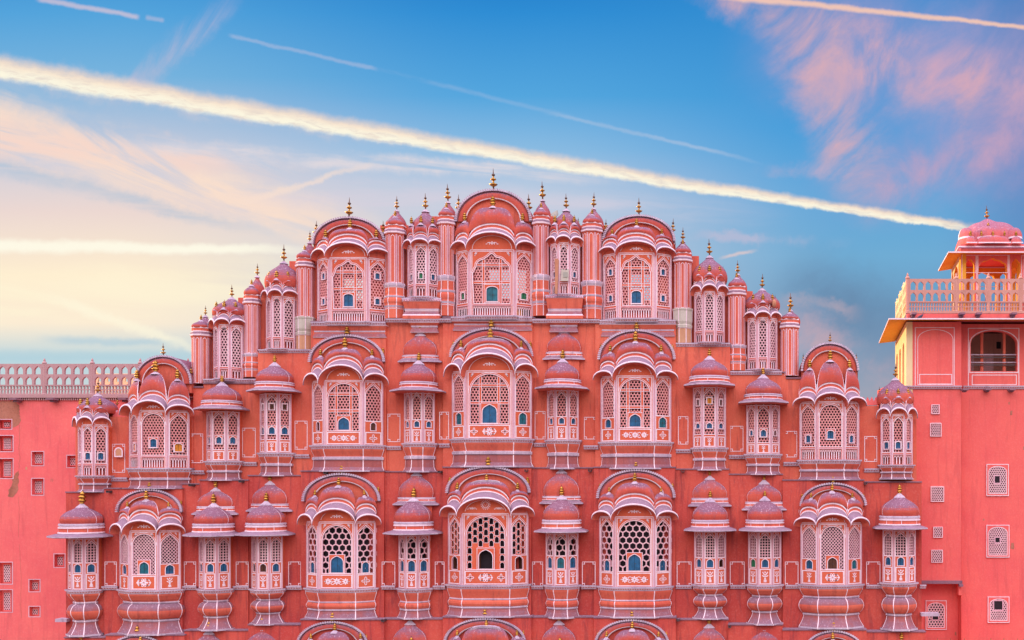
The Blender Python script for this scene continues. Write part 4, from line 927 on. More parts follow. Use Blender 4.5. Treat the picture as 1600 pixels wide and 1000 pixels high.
for a, b, t, off in r2:
    if t < 620:
        lg = MB(); F = Fr(ROW[2]+off); lg.box(F.X(a)-.01, F.X(b)+.01, ROW[2]+off-.05, ROW[2]+off+.5, F.Z(t)+.003, F.Z(t)+.06, 'eave_stone'); lg.build('ledge', palace)
for a, b, y in ((486,603,503),(705,832,495),(937,1056,500),(628,690,466),(852,912,461),(404,486,546),(1056,1141,536),(318,403,592),(1141,1222,580),(603,705,498),(832,937,499)):
    big = b-a > 100; Y = ROW[2]-.10 if big else ROW[2]+.02; F = Fr(Y-.06)
    dentil(palace, [(F.X(a), Y), (F.X(b), Y)], F.Z(y+5.5), F.Z(y), F.s)
# deep mouldings under the top storey's bays
for a, b, y0, y1 in ((488,601,508,527),(707,830,501,516),(939,1054,506,525),(640,683,503,519),(858,902,503,518)):
    Y = ROW[2]-.1; F = Fr(Y-.1); q = MB(); x0, x1 = F.X(a), F.X(b)
    sweep(q, [(x0, ROW[2]+.1), (x0, Y), (x1, Y), (x1, ROW[2]+.1)], [(0.0,F.Z(y1)),(.02,F.Z(y1-1)),(-.02,F.Z(y1-5)),(-.05,F.Z(y1-8)),(-.02,F.Z(y1-9)),(-.02,F.Z(y1-11)),(.06,F.Z(y0+1)),(.08,F.Z(y0))], ['white_paint','flare_grey','flare_grey','white_paint','lime','terracotta','white_paint'], lines=0)
    q.build('moulding', palace)
for a, b, y0, y1 in ((628,688,470,496),(852,912,465,496)):     # plinths under the two narrow top bays
    Y = ROW[3]-.6; F = Fr(Y); q = MB(); x0, x1 = F.X(a+2), F.X(b-2)
    sweep(q, [(x0, ROW[3]+.1), (x0, Y), (x1, Y), (x1, ROW[3]+.1)], [(.02,F.Z(y1+2)),(.02,F.Z(y1-3)),(-.0,F.Z(y1-5)),(-.06,F.Z(y1-10)),(-.04,F.Z(y1-12)),(-.04,F.Z(y1-14)),(.02,F.Z(y0+1)),(.05,F.Z(y0))], ['terracotta','white_paint','flare_grey','white_paint','lime','terracotta','white_paint'])
    q.build('plinth', palace)
# connecting wall of the top storey behind shafts and bays
for a, b, t, bt in ((594,646,352,502),(672,718,338,502),(822,864,338,502),(900,950,352,502),(452,500,408,548),(1044,1092,400,540),(372,418,465,595),(1126,1176,455,585),(300,338,515,605),(1210,1248,503,592)):
    cw = MB(); F = Fr(ROW[3]+.07); cw.box(F.X(a), F.X(b), ROW[3]+.07, ROW[3]+.4, F.Z(bt), F.Z(t), 'terracotta'); cw.build('parapet_wall', palace)
# string courses and painted frames between the bays
def woff(row, a, b):
    return ROW[row]+min(o for p, q, t, o in (r1 if row == 1 else r2) if q > a+1 and p < b-1)
def gap_course(a, b, y, row):
    Y = woff(row, a, b); F = Fr(Y-.05); dentil(palace, [(F.X(a), Y-.012), (F.X(b), Y-.012)], F.Z(y+6), F.Z(y), F.s)
for a, b in ((160,185),(284,308),(365,390),(448,472),(596,618),(677,696),(830,849),(908,932),(1056,1081),(1141,1165),(1227,1250),(1353,1379),(1437,1447)): gap_course(a, b, 916-(a-160)*.002, 1)
for a, b, y in ((172,200,746),(296,320,735),(377,402,722),(460,484,710),(604,627,697),(686,703,693),(834,853,692),(912,935,696),(1056,1080,702),(1139,1164,711),(1224,1249,722),(1350,1374,732)): gap_course(a, b, y, 2)
def wall_frame(a, b, y0, y1, row):
    pf = MB(); Y = woff(row, a, b)-.003; F = Fr(Y); f = Facet((F.X(a), Y), (F.X(b), Y)); z0, z1, w, p = F.Z(y1), F.Z(y0), f.w, F.s
    c = 3.4*p
    ribbon(pf, f, [(c,z0),(w-c,z0),(w-c,z0+c),(w,z0+c),(w,z1-c),(w-c,z1-c),(w-c,z1),(c,z1),(c,z1-c),(0,z1-c),(0,z0+c),(c,z0+c)], 1.0*p, 0.004, True)
    for u, v in ((0,z0),(w-c,z0),(0,z1-c),(w-c,z1-c)): ribbon(pf, f, rect(u, u+c, v, v+c), .8*p, 0.007, True)
    pf.build('painted_frame', palace)
for a, b in ((164,182),(288,306),(369,388),(451,470),(597,617),(680,694),(832,848),(910,930),(1058,1080),(1141,1163),(1227,1247),(1354,1375)): wall_frame(a, b, 878, 915, 1)
for a, b, y0, y1 in ((176,195,694,738),(298,317,678,723),(379,399,669,714),(461,480,658,702),(606,625,647,690),(687,701,644,686),(836,852,643,686),(913,931,652,686),(1060,1075,651,694),(1141,1161,666,705),(1227,1245,674,714),(1351,1370,682,721)): wall_frame(a, b, y0, y1, 2)
# water spouts on the ledges
for x, y, row in ((688,737,1),(823,735,1),(1067,736,1),(922,735,1),(510,739,1),(300,758,1),(600,969,0),(1060,968,0),(1140,978,0),(172,768,1),(378,752,1),(1352,755,1)):
    Y = ROW[row]; F = Fr(Y-.1); q = MB(); X, Z = F.X(x), F.Z(y); q.box(X-.05, X+.05, Y-.28, Y+.1, Z-.05, Z-.02, 'iron'); q.box(X-.06, X-.045, Y-.28, Y+.1, Z-.02, Z+.04, 'iron'); q.box(X+.045, X+.06, Y-.28, Y+.1, Z-.02, Z+.04, 'iron')
    q.build('water_spout', palace)
for x0, x1, y, Y in ((86,104,967,-.2),(1440,1468,958,-.3)):
    F = Fr(Y); q = MB(); q.box(F.X(x0), F.X(x1), Y, Y+.4, F.Z(y+5), F.Z(y), 'lime'); q.build('stone_bracket', palace)
# little cresting walls at both shoulders
for a, b, y, row in ((176,202,651,2),(1346,1372,633,2)):
    Y = ROW[row]+.1; F = Fr(Y); q = MB(); n = 4; st = (b-a)/n
    for i in range(n):
        p = [(F.X(a+i*st), F.Z(y)), (F.X(a+(i+1)*st), F.Z(y)), (F.X(a+(i+1)*st), F.Z(y-6)), (F.X(a+(i+.5)*st), F.Z(y-13)), (F.X(a+i*st), F.Z(y-6))]
        q.poly([(x, Y, z) for x, z in p], 'pink_wall'); q.poly([(x, Y+.15, z) for x, z in p], 'pink_wall')
        for k in range(5): A, B = p[k], p[(k+1) % 5]; q.poly([(A[0],Y,A[1]),(B[0],Y,B[1]),(B[0],Y+.15,B[1]),(A[0],Y+.15,A[1])], 'lilac')
    q.build('cresting', palace)
q = MB(); F = Fr(ROW[2]-.03)      # small round-headed recess in the left shoulder wall
f = Facet((F.X(182), F.Y), (F.X(191), F.Y)); o = arch(0, f.w, F.Z(712), F.Z(701), 'round', 10)
ribbon(q, f, grow(o, .03), 0.05, 0.06, True); q.poly([f.p(u, v, .05) for u, v in o], 'ochre'); q.build('niche', palace)
# ------------------------------------------------------------------ ground
g = MB(); g.box(-600, 600, -300, 900, -1, 0, 'paving'); o = g.build('ground'); o['kind'] = 'structure'
g = MB(); g.poly([(-600,-30,.004),(600,-30,.004),(600,-8,.004),(-600,-8,.004)], 'asphalt'); o = g.build('road'); o['kind'] = 'structure'
# ------------------------------------------------------------------ windows with stone grilles (used on the plain wings)
def grille_window(owner, F, x0, x1, y0, y1, arched=False, hole=None, rec=0.12, pitch=3.2, lm='jali_white', ml=0, wm='pink_wall', ln=True):
    """window part: white frame line, reveal, lattice; hole: small dark opening (x0,x1,y0,y1)"""
    Y = F.Y; f = Facet((F.X(x0), Y), (F.X(x1), Y)); w = f.w; z0, z1, p = F.Z(y1), F.Z(y0), F.s
    fr = MB(); m = 2.0*p if not arched else 4.5*p
    op = rect(m*.8, w-m*.8, z0+m*.7, z1-m*.7) if not arched else arch(m, w-m, z0+m, z1-m, 'seg', 12)
    plate(fr, f, rect(0, w, z0, z1), [op], 0.03, 0.10, wm, 'lilac')
    if ln: ribbon(fr, f, rect(.6*p, w-.6*p, z0+.6*p, z1-.6*p), 1.0*p, 0.034, True)
    if arched: ribbon(fr, f, grow(op, .8*p), 1.0*p, 0.034, True)
    win = fr.build('window', owner)
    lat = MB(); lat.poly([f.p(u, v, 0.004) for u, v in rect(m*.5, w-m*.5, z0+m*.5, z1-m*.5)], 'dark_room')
    hr = None
    if hole:
        a, b, c, d = [(hole[0]-x0)*p, (hole[1]-x0)*p, F.Z(hole[3]), F.Z(hole[2])]; hr = (a, b, c, d)
        plate(lat, f, rect(a-1.5*p, b+1.5*p, c-1.5*p, d+1.5*p), [rect(a, b, c, d)], 0.028, 0.02, 'lilac')
    lattice(lat, f, op[0][0] if not arched else m, w-m, z0+m*.8, z1-m*.6, 'hex', pitch*p, pitch*.36*p, 0.022, 0.015, lm, (lambda u, v: hr and hr[0]-.02 < u < hr[1]+.02 and hr[2]-.02 < v < hr[3]+.02))
    lat.build('lattice', win)
    return win
# ------------------------------------------------------------------ pierced stone railing
def railing(owner, P0, P1, z0, z1, npan, na, mat='rail_stone', th=0.10, posts=True, px=PXM, skip=()):
    """posts, two tiers of pointed openings above a baluster strip; runs from P0 to P1 (plan points)"""
    f0 = Facet(P0, P1); L = f0.w/npan; H = z1-z0
    rail = bpy.data.objects.new('railing', None); S.collection.objects.link(rail); rail.parent = owner
    pw = 3.0*px
    for i in range(npan+1):
        c = f0.p(i*L, 0, 0); mb = MB()
        if posts and i not in skip:
            q = pw
            mb.lathe(c[0], c[1], [(q*1.25,z0-.02),(q*1.25,z0+H*.05),(q,z0+H*.07),(q,z0+H*1.0),(q*1.25,z0+H*1.02),(q*1.1,z0+H*1.05),(q*.5,z0+H*1.09),(q*.62,z0+H*1.12),(q*.4,z0+H*1.15),(0.01,z0+H*1.18)], 8, mat, pi/8, False)
            mb.build('post', rail)
    for i in range(npan):
        a = f0.p(i*L, 0, 0); b = f0.p((i+1)*L, 0, 0); f = Facet(a[:2], b[:2]); w = f.w; mb = MB()
        holes = []; e = pw*1.0; st = (w-2*e)/na
        for tier, (v0, v1) in enumerate(((0.34, 0.60), (0.67, 0.93))):
            for k in range(na): holes.append(arch(e+k*st+st*.13, e+(k+1)*st-st*.13, z0+H*v0, z0+H*v1, 'point', 10))
        plate(mb, f, rect(0, w, z0+H*.30, z0+H*1.0), holes, th/2, th, mat); 
        mb.poly([f.p(u, v, -th/2) for u, v in [(0, z0+H*.96), (w, z0+H*.96), (w, z0+H), (0, z0+H)]], mat)
        mb.box(*sorted((f.p(0,0)[0], f.p(w,0)[0])), min(f.p(0,0)[1], f.p(w,0)[1])-.08, max(f.p(0,0)[1], f.p(w,0)[1])+.08, z0-.03, z0+H*.05, mat) if abs(f.uy) < .05 else mb.grid([[f.p(0, z, .07), f.p(w, z, .07)] for z in (z0, z0+H*.05)], mat, False)
        nb = na*3; sb = w/nb
        for k in range(nb):
            u = (k+.5)*sb; q = sb*.26
            for vv0, vv1, qq in ((.05,.10,1.1),(.10,.16,.7),(.16,.20,1.1),(.20,.26,.7),(.26,.30,1.2)): mb.poly([f.p(uu, v, .02) for uu, v in rect(u-q*qq, u+q*qq, z0+H*vv0, z0+H*vv1)], mat)
        ribbon(mb, f, [(0, z0+H*.185), (w, z0+H*.185)], H*.03, .015, False, mat)
        for k in range(nb): u = (k+.5)*sb; mb.poly([f.p(uu, v, -.02) for uu, v in rect(u-sb*.26, u+sb*.26, z0+H*.05, z0+H*.30)], mat)
        mb.build('railing_panel', rail)
    return rail
# ------------------------------------------------------------------ left wing
WY = 2.6; F = Fr(WY)
wing = thing('side_building', 'plain pink plastered building with small grille windows, left of the palace', 'building', (F.X(40), WY, 0))
def own(o):      # children keep world coordinates
    pass
wing.location = (0, 0, 0)
def window_holes_wall(owner, F, x0, x1, ytop, zbot, recs, mat, depth=0.25, back=6.0, name='wall'):
    """wall face with square recesses"""
    f = Facet((F.X(x0), F.Y), (F.X(x1), F.Y)); X0 = F.X(x0)
    mb = MB(); holes = [rect(F.X(a)-X0, F.X(b)-X0, F.Z(d), F.Z(c)) for a, b, c, d in recs]
    plate(mb, f, rect(0, f.w, zbot, F.Z(ytop)), holes, 0, depth, mat)
    mb.poly([(F.X(x0), F.Y, F.Z(ytop)), (F.X(x1), F.Y, F.Z(ytop)), (F.X(x1), F.Y+back, F.Z(ytop)), (F.X(x0), F.Y+back, F.Z(ytop))], mat)
    mb.poly([(F.X(x0), F.Y+back, zbot), (F.X(x1), F.Y+back, zbot), (F.X(x1), F.Y+back, F.Z(ytop)), (F.X(x0), F.Y+back, F.Z(ytop))], mat)
    mb.build(name, owner)
wrec = [(-4,18,656,670),(-4,20,681,705),(-4,20,717,747),(50,68,706,727),(50,68,748,773),(105,122,712,730),(-4,19,879,912),(-4,19,922,956),(46,62,906,924),(46,62,948,963),(85,101,866,886),(-60,-40,681,705),(-60,-40,880,912)]
window_holes_wall(wing, F, -400, 330, 622, 0, wrec, 'pink_wall')
FR = Fr(WY+.2)
for a, b, c, d in wrec:
    s = 5 if a < 0 and a > -10 else 1.5
    if b-a > 14: grille_window(wing, FR, a+s+ (4 if a < 0 and a > -10 else 2), b-.3, c+2.5, d-1.5, pitch=3.1, ln=False)
    fr = MB(); f = Facet((F.X(a), WY), (F.X(b), WY)); ribbon(fr, f, rect(-.02, f.w+.02, F.Z(d)-.02, F.Z(c)+.02), .035, .006, True, 'lilac'); fr.build('window_surround', wing)
e = MB(); e.box(F.X(-400), F.X(330), WY-.12, WY+.3, F.Z(622)+.004, F.Z(617), 'rail_stone')
n = 0
for k in range(-130, 100): e.box(F.X(k*3.3), F.X(k*3.3+1.6), WY-.08, WY-.002, F.Z(625.5), F.Z(622.3), 'rail_stone')
e.build('cornice', wing)
for x in (31, 88, 200, -40):
    e = MB(); e.box(F.X(x-6), F.X(x+6), WY-.45, WY-.003, F.Z(626), F.Z(623.5), 'eave_stone'); e.box(F.X(x-3), F.X(x+3), WY-.3, WY-.003, F.Z(629), F.Z(626.2), 'eave_stone'); e.build('stone_bracket', wing)
pxw = F.s
railing(wing, (F.X(-234.5), WY+.15), (F.X(366), WY+.15), F.Z(617.5), F.Z(568), 8, 5)
FB = Fr(WY+5.5)       # the far parapet across the roof terrace, with its terrace hut
b = MB(); 
railing(wing, (FB.X(150), WY+5.5), (FB.X(300), WY+5.5), FB.Z(622), FB.Z(584), 2, 5, 'cream')
# ------------------------------------------------------------------ right building
TY = 1.4; TF = Fr(TY); TR = Fr(TY+.55)     # front bay and the wall set back beside it
tower = thing('tower_building', 'salmon pink building with rooftop pavilion and balcony railing, right of the palace', 'building')
m = MB()
VX = (1280-1120)/1600      # the flank runs back at this slant
def flank(x, Y, back): return x+VX*back
x0, x1, xr = TF.X(1416), TF.X(1502), TR.X(1720)
zt, zc = TF.Z(503), TF.Z(605)
bk = 6.0
# upper room: front bay, recessed wall, slanting flank
f = Facet((x0, TY), (x1, TY)); ribbon(m, f, rect(TF.X(1430)-x0, TF.X(1491)-x0, TF.Z(603), TF.Z(512)), 1.0*TF.s, .006, True)
o = arch(TF.X(1434)-x0, TF.X(1489)-x0, TF.Z(601), TF.Z(515), 'seg', 14); ribbon(m, f, o, .8*TF.s, .006, True); ribbon(m, f, rect(TF.X(1437)-x0, TF.X(1487)-x0, TF.Z(600), TF.Z(585)), 1.0*TF.s, .006, True)
m.poly([f.p(0, zc, 0), f.p(f.w, zc, 0), f.p(f.w, zt, 0), f.p(0, zt, 0)], 'tower_wall')
m.poly([(x1, TY, 0), (x1, TY+.55, 0), (x1, TY+.55, zt), (x1, TY, zt)], 'tower_wall')
ff = Facet((x1, TY+.55), (xr, TY+.55)); wr = lambda x: TR.X(x)-x1
big = arch(wr(1517), wr(1589), TR.Z(580), TR.Z(517), 'seg', 16)
lower_recs = [(1455,1468,632,647),(1453,1471,661,682),(1454,1475,760,784),(1458,1473,823,840),(1455,1473,859,879)]
rr = [(1541,1576,725,775),(1541,1577,820,871),(1543,1577,932,973)]
plate(m, ff, rect(0, ff.w, 0, zt), [big], 0, 0.25, 'tower_wall')
ribbon(m, ff, grow(big, .05), .035, .006, True); ribbon(m, ff, rect(wr(1513), wr(1592), TR.Z(604), TR.Z(513)), .03, .006, True); ribbon(m, ff, rect(wr(1519), wr(1588), TR.Z(601), TR.Z(586)), .03, .006, True)
# lower shaft of the front bay, ending on a bracketed shelf; the wall goes on below it, set back
xl = TF.X(1405)
m.box(TF.X(1380), x1-.004, TY+.004, TY+1.5, TF.Z(908), zc-.004, 'tower_wall')
m.box(TR.X(1370), x1+.02, TY+.56, TY+3, 0, TR.Z(905), 'tower_wall')
# slanting flank with its tall recesses
b0 = (x0, TY); b1 = (x0+VX*bk, TY+bk); fl = Facet(b1, b0)
hs = []
for k in range(3): hs.append(arch(fl.w-1.0-k*1.75-.95, fl.w-1.0-k*1.75, TF.Z(600), TF.Z(528), 'seg', 10))
plate(m, fl, rect(0, fl.w, TF.Z(640), zt), hs, 0, .25, 'cream')  # sunlight on this flank put into its pale wall colour
for h in hs: m.poly([fl.p(u, v, -.25) for u, v in h], 'ochre')
m.poly([(x0,TY,zt),(x1,TY,zt),(x1,TY+.55,zt),(xr,TY+.55,zt),(xr,TY+bk,zt),(b1[0],b1[1],zt)], 'tower_wall')
m.build('wall', tower)
e = MB(); e.box(TF.X(1380), x1+.03, TY-.06, TY-.003, TF.Z(912), TF.Z(907), 'eave_stone'); e.box(x1-.12, x1+.03, TY-.2, TY-.004, TF.Z(916), TF.Z(912.3), 'eave_stone'); e.box(x1-.11, x1+.0, TY-.02, TY+.5, TF.Z(930), TF.Z(912.4), 'tower_wall'); e.build('shelf', tower)
# string course
for (a, b, Y, F_) in ((1400,1502,TY,TF),(1504,1720,TY+.55,TR)):
    dentil(tower, [(F_.X(a), Y-.01), (F_.X(b), Y-.01)], F_.Z(608), F_.Z(603), F_.s)
for x, F_, Y in ((1506,TF,TY),(1541,TR,TY+.55),(1579,TR,TY+.55)):
    e = MB(); e.box(F_.X(x-5), F_.X(x+4), Y-.4, Y-.003, F_.Z(611), F_.Z(608.5), 'eave_stone'); e.box(F_.X(x-3), F_.X(x+2), Y-.25, Y-.003, F_.Z(613), F_.Z(611.2), 'eave_stone'); e.build('stone_bracket', tower)
# small windows
for a, b, c, d in lower_recs: grille_window(tower, Fr(TY-.02), a, b, c, d, pitch=3.0, wm='tower_wall')
FRw = Fr(TY+.53)
grille_window(tower, FRw, 1541, 1576, 725, 775, True, (1554,1562,744,755), pitch=3.4, wm='tower_wall')
grille_window(tower, FRw, 1541, 1577, 820, 871, True, (1555,1562,840,848), pitch=3.4, wm='tower_wall')
grille_window(tower, FRw, 1543, 1577, 932, 973, True, (1553,1566,939,953), pitch=3.4, wm='tower_wall')
grille_window(tower, Fr(TY+.54), 1446, 1479, 938, 984, True, (1457,1466,962,968), pitch=4.4, wm='tower_wall')
# open gallery window: posts, rails and the plastered room behind
w = MB(); Yr = TY+.75; FW = Fr(Yr)
for x in (1534, 1569): w.lathe(FW.X(x), Yr, [(.07, FW.Z(580)), (.06, FW.Z(530)), (.08, FW.Z(518))], 8, 'terracotta', pi/8, False)
win = w.build('gallery_window', tower)
w = MB()
for y in (554, 558, 566, 570): w.box(FW.X(1515), FW.X(1592), Yr-.12, Yr-.08, FW.Z(y+1.5), FW.Z(y), 'lime' if y in (554, 566) else 'iron')
w.build('guard_rail', win)
w = MB(); w.box(x1+.02, xr, TY+2.3, TY+2.4, TF.Z(604), zt-.01, 'rail_warm'); w.box(x1+.02, xr, TY+.83, TY+2.29, TF.Z(508), TF.Z(507), 'dark_wood'); w.box(x1+.02, xr, TY+.82, TY+2.3, TF.Z(585)-.05, TF.Z(585), 'paving'); w.box(FW.X(1518), FW.X(1536), TY+2.27, TY+2.299, FW.Z(590), FW.Z(545), 'jali_white'); w.box(FW.X(1546), FW.X(1568), TY+2.27, TY+2.299, FW.Z(590), FW.Z(545), 'jali_white'); w.box(FW.X(1573), FW.X(1580), TY+2.27, TY+2.299, FW.Z(537), FW.Z(526), 'dark_room'); w.build('gallery_room', win)
# eaves of the upper room
def slope_eave(plan, zt_, ov, drop, mats, name, owner, lip=.05):
    q = MB(); sweep(q, plan, [(0,zt_-.10),(ov,zt_-drop-.05),(ov,zt_-drop),(0,zt_)], mats, caps=False); return q.build(name, owner)
E = [(x0+VX*bk, TY+bk), (x0, TY), (x1+.0, TY), (x1+.4, TY-.0), (xr, TY+.0)]
slope_eave([(x0+VX*bk, TY+bk), (x0, TY), (xr, TY)], zt+.16, 0.75, 0.13, ['sunlit_gold','white_paint','eave_stone'], 'eave', tower)  # underside coloured as if the low sun lit it
e = MB(); e.poly([(x0,TY,zt+.1),(xr,TY,zt+.1),(xr,TY+bk,zt+.1),(x0+VX*bk,TY+bk,zt+.1)], 'tower_wall'); e.box(x0+.05, xr, TY+.02, TY+.3, zt+.1, TF.Z(490), 'tower_wall'); e.build('terrace', tower)
RY = TY+.12; RF = Fr(RY); zr0, zr1 = RF.Z(489), RF.Z(436); xa = RF.X(1418)
railing(tower, (xa, RY), (RF.X(1494), RY), zr0, zr1, 1, 6, 'rail_warm')
railing(tower, (RF.X(1494), RY), (RF.X(1745), RY), zr0, zr1, 5, 4, 'rail_warm', skip=(0,))
railing(tower, (xa+VX*5.6, RY+5.6), (xa, RY), zr0, zr1, 3, 5, 'cream', skip=(3,))
for x in (1425, 1500, 1526, 1580):
    e = MB(); e.box(RF.X(x-4), RF.X(x+4), TY-.35, TY+.018, RF.Z(494), RF.Z(491), 'eave_stone'); e.box(RF.X(x-2.5), RF.X(x+2.5), TY-.2, TY+.018, RF.Z(497), RF.Z(494.2), 'eave_stone'); e.build('stone_bracket', tower)
# rooftop pavilion
PY = TY+1.2; PF = Fr(PY); pav = bpy.data.objects.new('pavilion', None); S.collection.objects.link(pav); pav.parent = tower
pl, prt = PF.X(1501), PF.X(1602); pz0, pz1 = PF.Z(492), PF.Z(396); dep = 3.0; cxp = (pl+prt)/2
def pav_wall(P0, P1, name, mat, th=.22):
    f = Facet(P0, P1); w = f.w; q = MB(); k = w/107.0
    ops = [arch(w*.075, w*.215, pz0+.1, pz1-8*PF.s, 'cusp', 20), arch(w*.285, w*.715, pz0+.1, pz1-7*PF.s, 'flatmulti', 28), arch(w*.785, w*.925, pz0+.1, pz1-8*PF.s, 'cusp', 20)]
    plate(q, f, rect(0, w, pz0, pz1), ops, 0, th, mat, 'sunlit_gold')
    tri = tessellate_polygon([[Vector((a, b, 0)) for a, b in pl_] for pl_ in [rect(0, w, pz0, pz1)]+ops]); allp = rect(0, w, pz0, pz1)+ops[0]+ops[1]+ops[2]
    ids = [q.add(f.p(a, b, -th)) for a, b in allp]
    for t in tri: q.face([ids[i] for i in t], 'sunlit_gold')
    for a, b in ((.02,.055),(.245,.262),(.738,.755),(.945,.98)): ribbon(q, f, rect(w*a, w*b, pz0+.1, pz1-3*PF.s), .025, .006, True)
    ribbon(q, f, rect(w*.06, w*.235, pz1-30*PF.s, pz1-3*PF.s), .02, .005, True); ribbon(q, f, rect(w*.27, w*.73, pz1-30*PF.s, pz1-3*PF.s), .02, .005, True)
    return q.build(name, pav)
sl = VX*dep
pav_wall((pl, PY), (prt, PY), 'arcade', 'tower_wall'); pav_wall((pl+sl, PY+dep), (pl+.003, PY+.003), 'arcade', 'cream'); pav_wall((prt+sl, PY+dep), (pl+sl, PY+dep), 'arcade', 'sunlit_gold'); pav_wall((prt, PY), (prt+sl, PY+dep), 'arcade', 'sunlit_gold')
pplan = [(pl, PY), (prt, PY), (prt+sl, PY+dep), (pl+sl, PY+dep), (pl, PY)]
q = MB(); sweep(q, [(pl+sl, PY+dep), (pl, PY), (prt, PY), (prt+sl, PY+dep)], [(0,pz1-.02),(.58,pz1-.10),(.58,pz1-.05),(.02,pz1+.06)], ['sunlit_gold','white_paint','weathered'], caps=False); q.build('eave', pav)
q = MB(); z = pz1+.05
sweep(q, [(pl+sl, PY+dep), (pl, PY), (prt, PY), (prt+sl, PY+dep), (pl+sl, PY+dep)], [(0,z),(.0,z+.16),(.10,z+.19),(.10,z+.24),(0,z+.26),(0,z+.34)], ['tower_wall','white_paint','white_paint','white_paint','tower_wall'], caps=True)
q.build('parapet', pav)
# bowed roof with lesser domes at its foot
q = MB(); zc0 = z+.34; zc1 = Fr(PY+dep/2).Z(351); rows = []
for j in range(15):
    s = j/14; r = cos(s*pi/2)**.55 if j < 14 else .03; rows.append([])
    for k in range(48):
        a = 2*pi*k/48; ca, sa = cos(a), sin(a); e_ = 2/3.6
        X_ = (abs(ca)**e_)*(1 if ca >= 0 else -1); Y_ = (abs(sa)**e_)*(1 if sa >= 0 else -1)
        lob_ = 1+.035*abs(sin(3*a+.5))*(1-s)
        yy_ = PY+dep/2+Y_*dep/2*.93*r*lob_
        rows[-1].append((cxp+sl*.5+X_*(prt-pl)/2*.93*r*lob_+0*yy_, yy_, zc0+(zc1-zc0)*sin(s*pi/2)**1.1))
q.grid(rows, 'pink_dome', True, True)
for xx in (1516, 1551.5, 1587):    # pointed little domes along the front
    wd = 8.5 if xx != 1551.5 else 25.5; fx = PF.X(xx); hh = (12 if xx != 1551.5 else 12)*PF.s; r_ = []
    for j in range(9):
        s = j/8; f_ = cos(s*pi/2)**(.7 if wd < 20 else .28) if j < 8 else 0.02
        r_.append([(fx+wd*PF.s*f_*cos(pi*k/12), PY-.05-.22*f_*sin(pi*k/12), zc0-.02+hh*sin(s*pi/2)) for k in range(13)])
    q.grid(r_, 'pink_dome', True); ribbon(q, Facet((fx-wd*PF.s, PY-.06), (fx+wd*PF.s, PY-.06)), [(0, zc0+.0), (2*wd*PF.s, zc0+.0)], .05, .23)
for xx, wd, yp in ((1513,12.5,353),(1549.5,24,350),(1588,13,353)):
    fx = PF.X(xx); zb_ = PF.Z(372); hh = PF.Z(yp)-zb_; r_ = []
    for j in range(11):
        s = j/10; f_ = cos(s*pi/2)**.62 if j < 10 else 0.02
        r_.append([(fx+wd*PF.s*f_*cos(pi*k/14), PY+.40-.46*f_*sin(pi*k/14), zb_+hh*sin(s*pi/2)) for k in range(15)])
    q.grid(r_, (lambda r, c: 'white_paint' if c in (0, 13) or r == 0 else 'pink_dome'), True)
lotus(q, cxp+sl*.5, PY+dep/2, zc1-.06, .62, .30, 'pink_dome'); q.build('dome', pav)
finial(pav, cxp+sl*.5, PY+dep/2, zc1+.24, 24*PF.s, True)
finial(pav, PF.X(1548), PY+.4, PF.Z(351), 9*PF.s)
for xx in (1516, 1533, 1551, 1569, 1587): finial(pav, PF.X(xx), PY-.05, PF.Z(368), 9*PF.s)
for xx in (1520, 1574): finial(pav, PF.X(xx)+.2, PY+dep*.85, PF.Z(352), 9*PF.s, True)
# gate pavilion roof just under the frame at lower right: its gilt tips
GY = -1.5; GF = Fr(GY)
gate = thing('gate_pavilion', 'row of small gilt finial tips in front of the pink wall at lower right', 'pavilion')
q = MB(); q.box(GF.X(1455), GF.X(1640), GY-.3, GY+2.0, 0, GF.Z(1030), 'tower_wall'); q.build('wall', gate)
for x, y in ((1465,999),(1485,996),(1507,995.5),(1548,996),(1568,997),(1590,996)):
    q = MB(); onion(q, GF.X(x), GY, GF.Z(1031), GF.Z(1008), .25, 'weathered', 20, False); q.build('dome', gate); finial(gate, GF.X(x), GY, GF.Z(1009), 12.5*GF.s)
# ------------------------------------------------------------------ loose things on the palace
F = Fr(ROW[3]-.72)
q = MB(); i = len(q.v)
x0p, x1p = F.X(867), F.X(871.5); zlo, zhi = F.Z(459), F.Z(403)
def slab(mb, P, t, mat):
    a = P; b = [(p[0]+t[0], p[1]+t[1], p[2]+t[2]) for p in P]; n = len(P)
    mb.poly(a, mat); mb.poly(b[::-1], mat)
    for k in range(n): mb.poly([a[k], b[k], b[(k+1) % n], a[(k+1) % n]], mat)
slab(q, [(x0p, F.Y, zlo), (x1p-.02, F.Y-.0, zlo), (x1p+.02, F.Y+.10, zhi-.05), (x1p-.03, F.Y+.10, zhi), (x0p-.02, F.Y+.10, zhi-.02)], (0, .05, 0), 'bare_wood')
pk_ = q.build('wooden_plank'); pk_['label'] = 'bare tan wooden plank leaning upright against a narrow top bay window'; pk_['category'] = 'plank'
F = Fr(ROW[3]-.66); q = MB()
slab(q, [(F.X(876), F.Y, F.Z(439)), (F.X(888), F.Y, F.Z(439)), (F.X(889), F.Y, F.Z(420)), (F.X(884), F.Y, F.Z(422)), (F.X(877), F.Y, F.Z(420))], (0, .03, 0), 'old_lime'); q.box(F.X(880), F.X(887), F.Y-.02, F.Y-.003, F.Z(433), F.Z(425), 'tin')
q = q.build('repair_board'); q['label'] = 'pale grey repair board set in the lattice beside the leaning plank'; q['category'] = 'board'
F = Fr(ROW[3]+.1); q = MB()
slab(q, [(F.X(860), F.Y, F.Z(349)), (F.X(868), F.Y, F.Z(340)), (F.X(871), F.Y+.1, F.Z(334)), (F.X(869), F.Y+.15, F.Z(327)), (F.X(860), F.Y+.1, F.Z(333))], (.02, .04, .02), 'tin')
q = q.build('metal_sheet'); q['label'] = 'greyish tilted metal sheet propped behind domes, right of the central gable'; q['category'] = 'metal sheet'

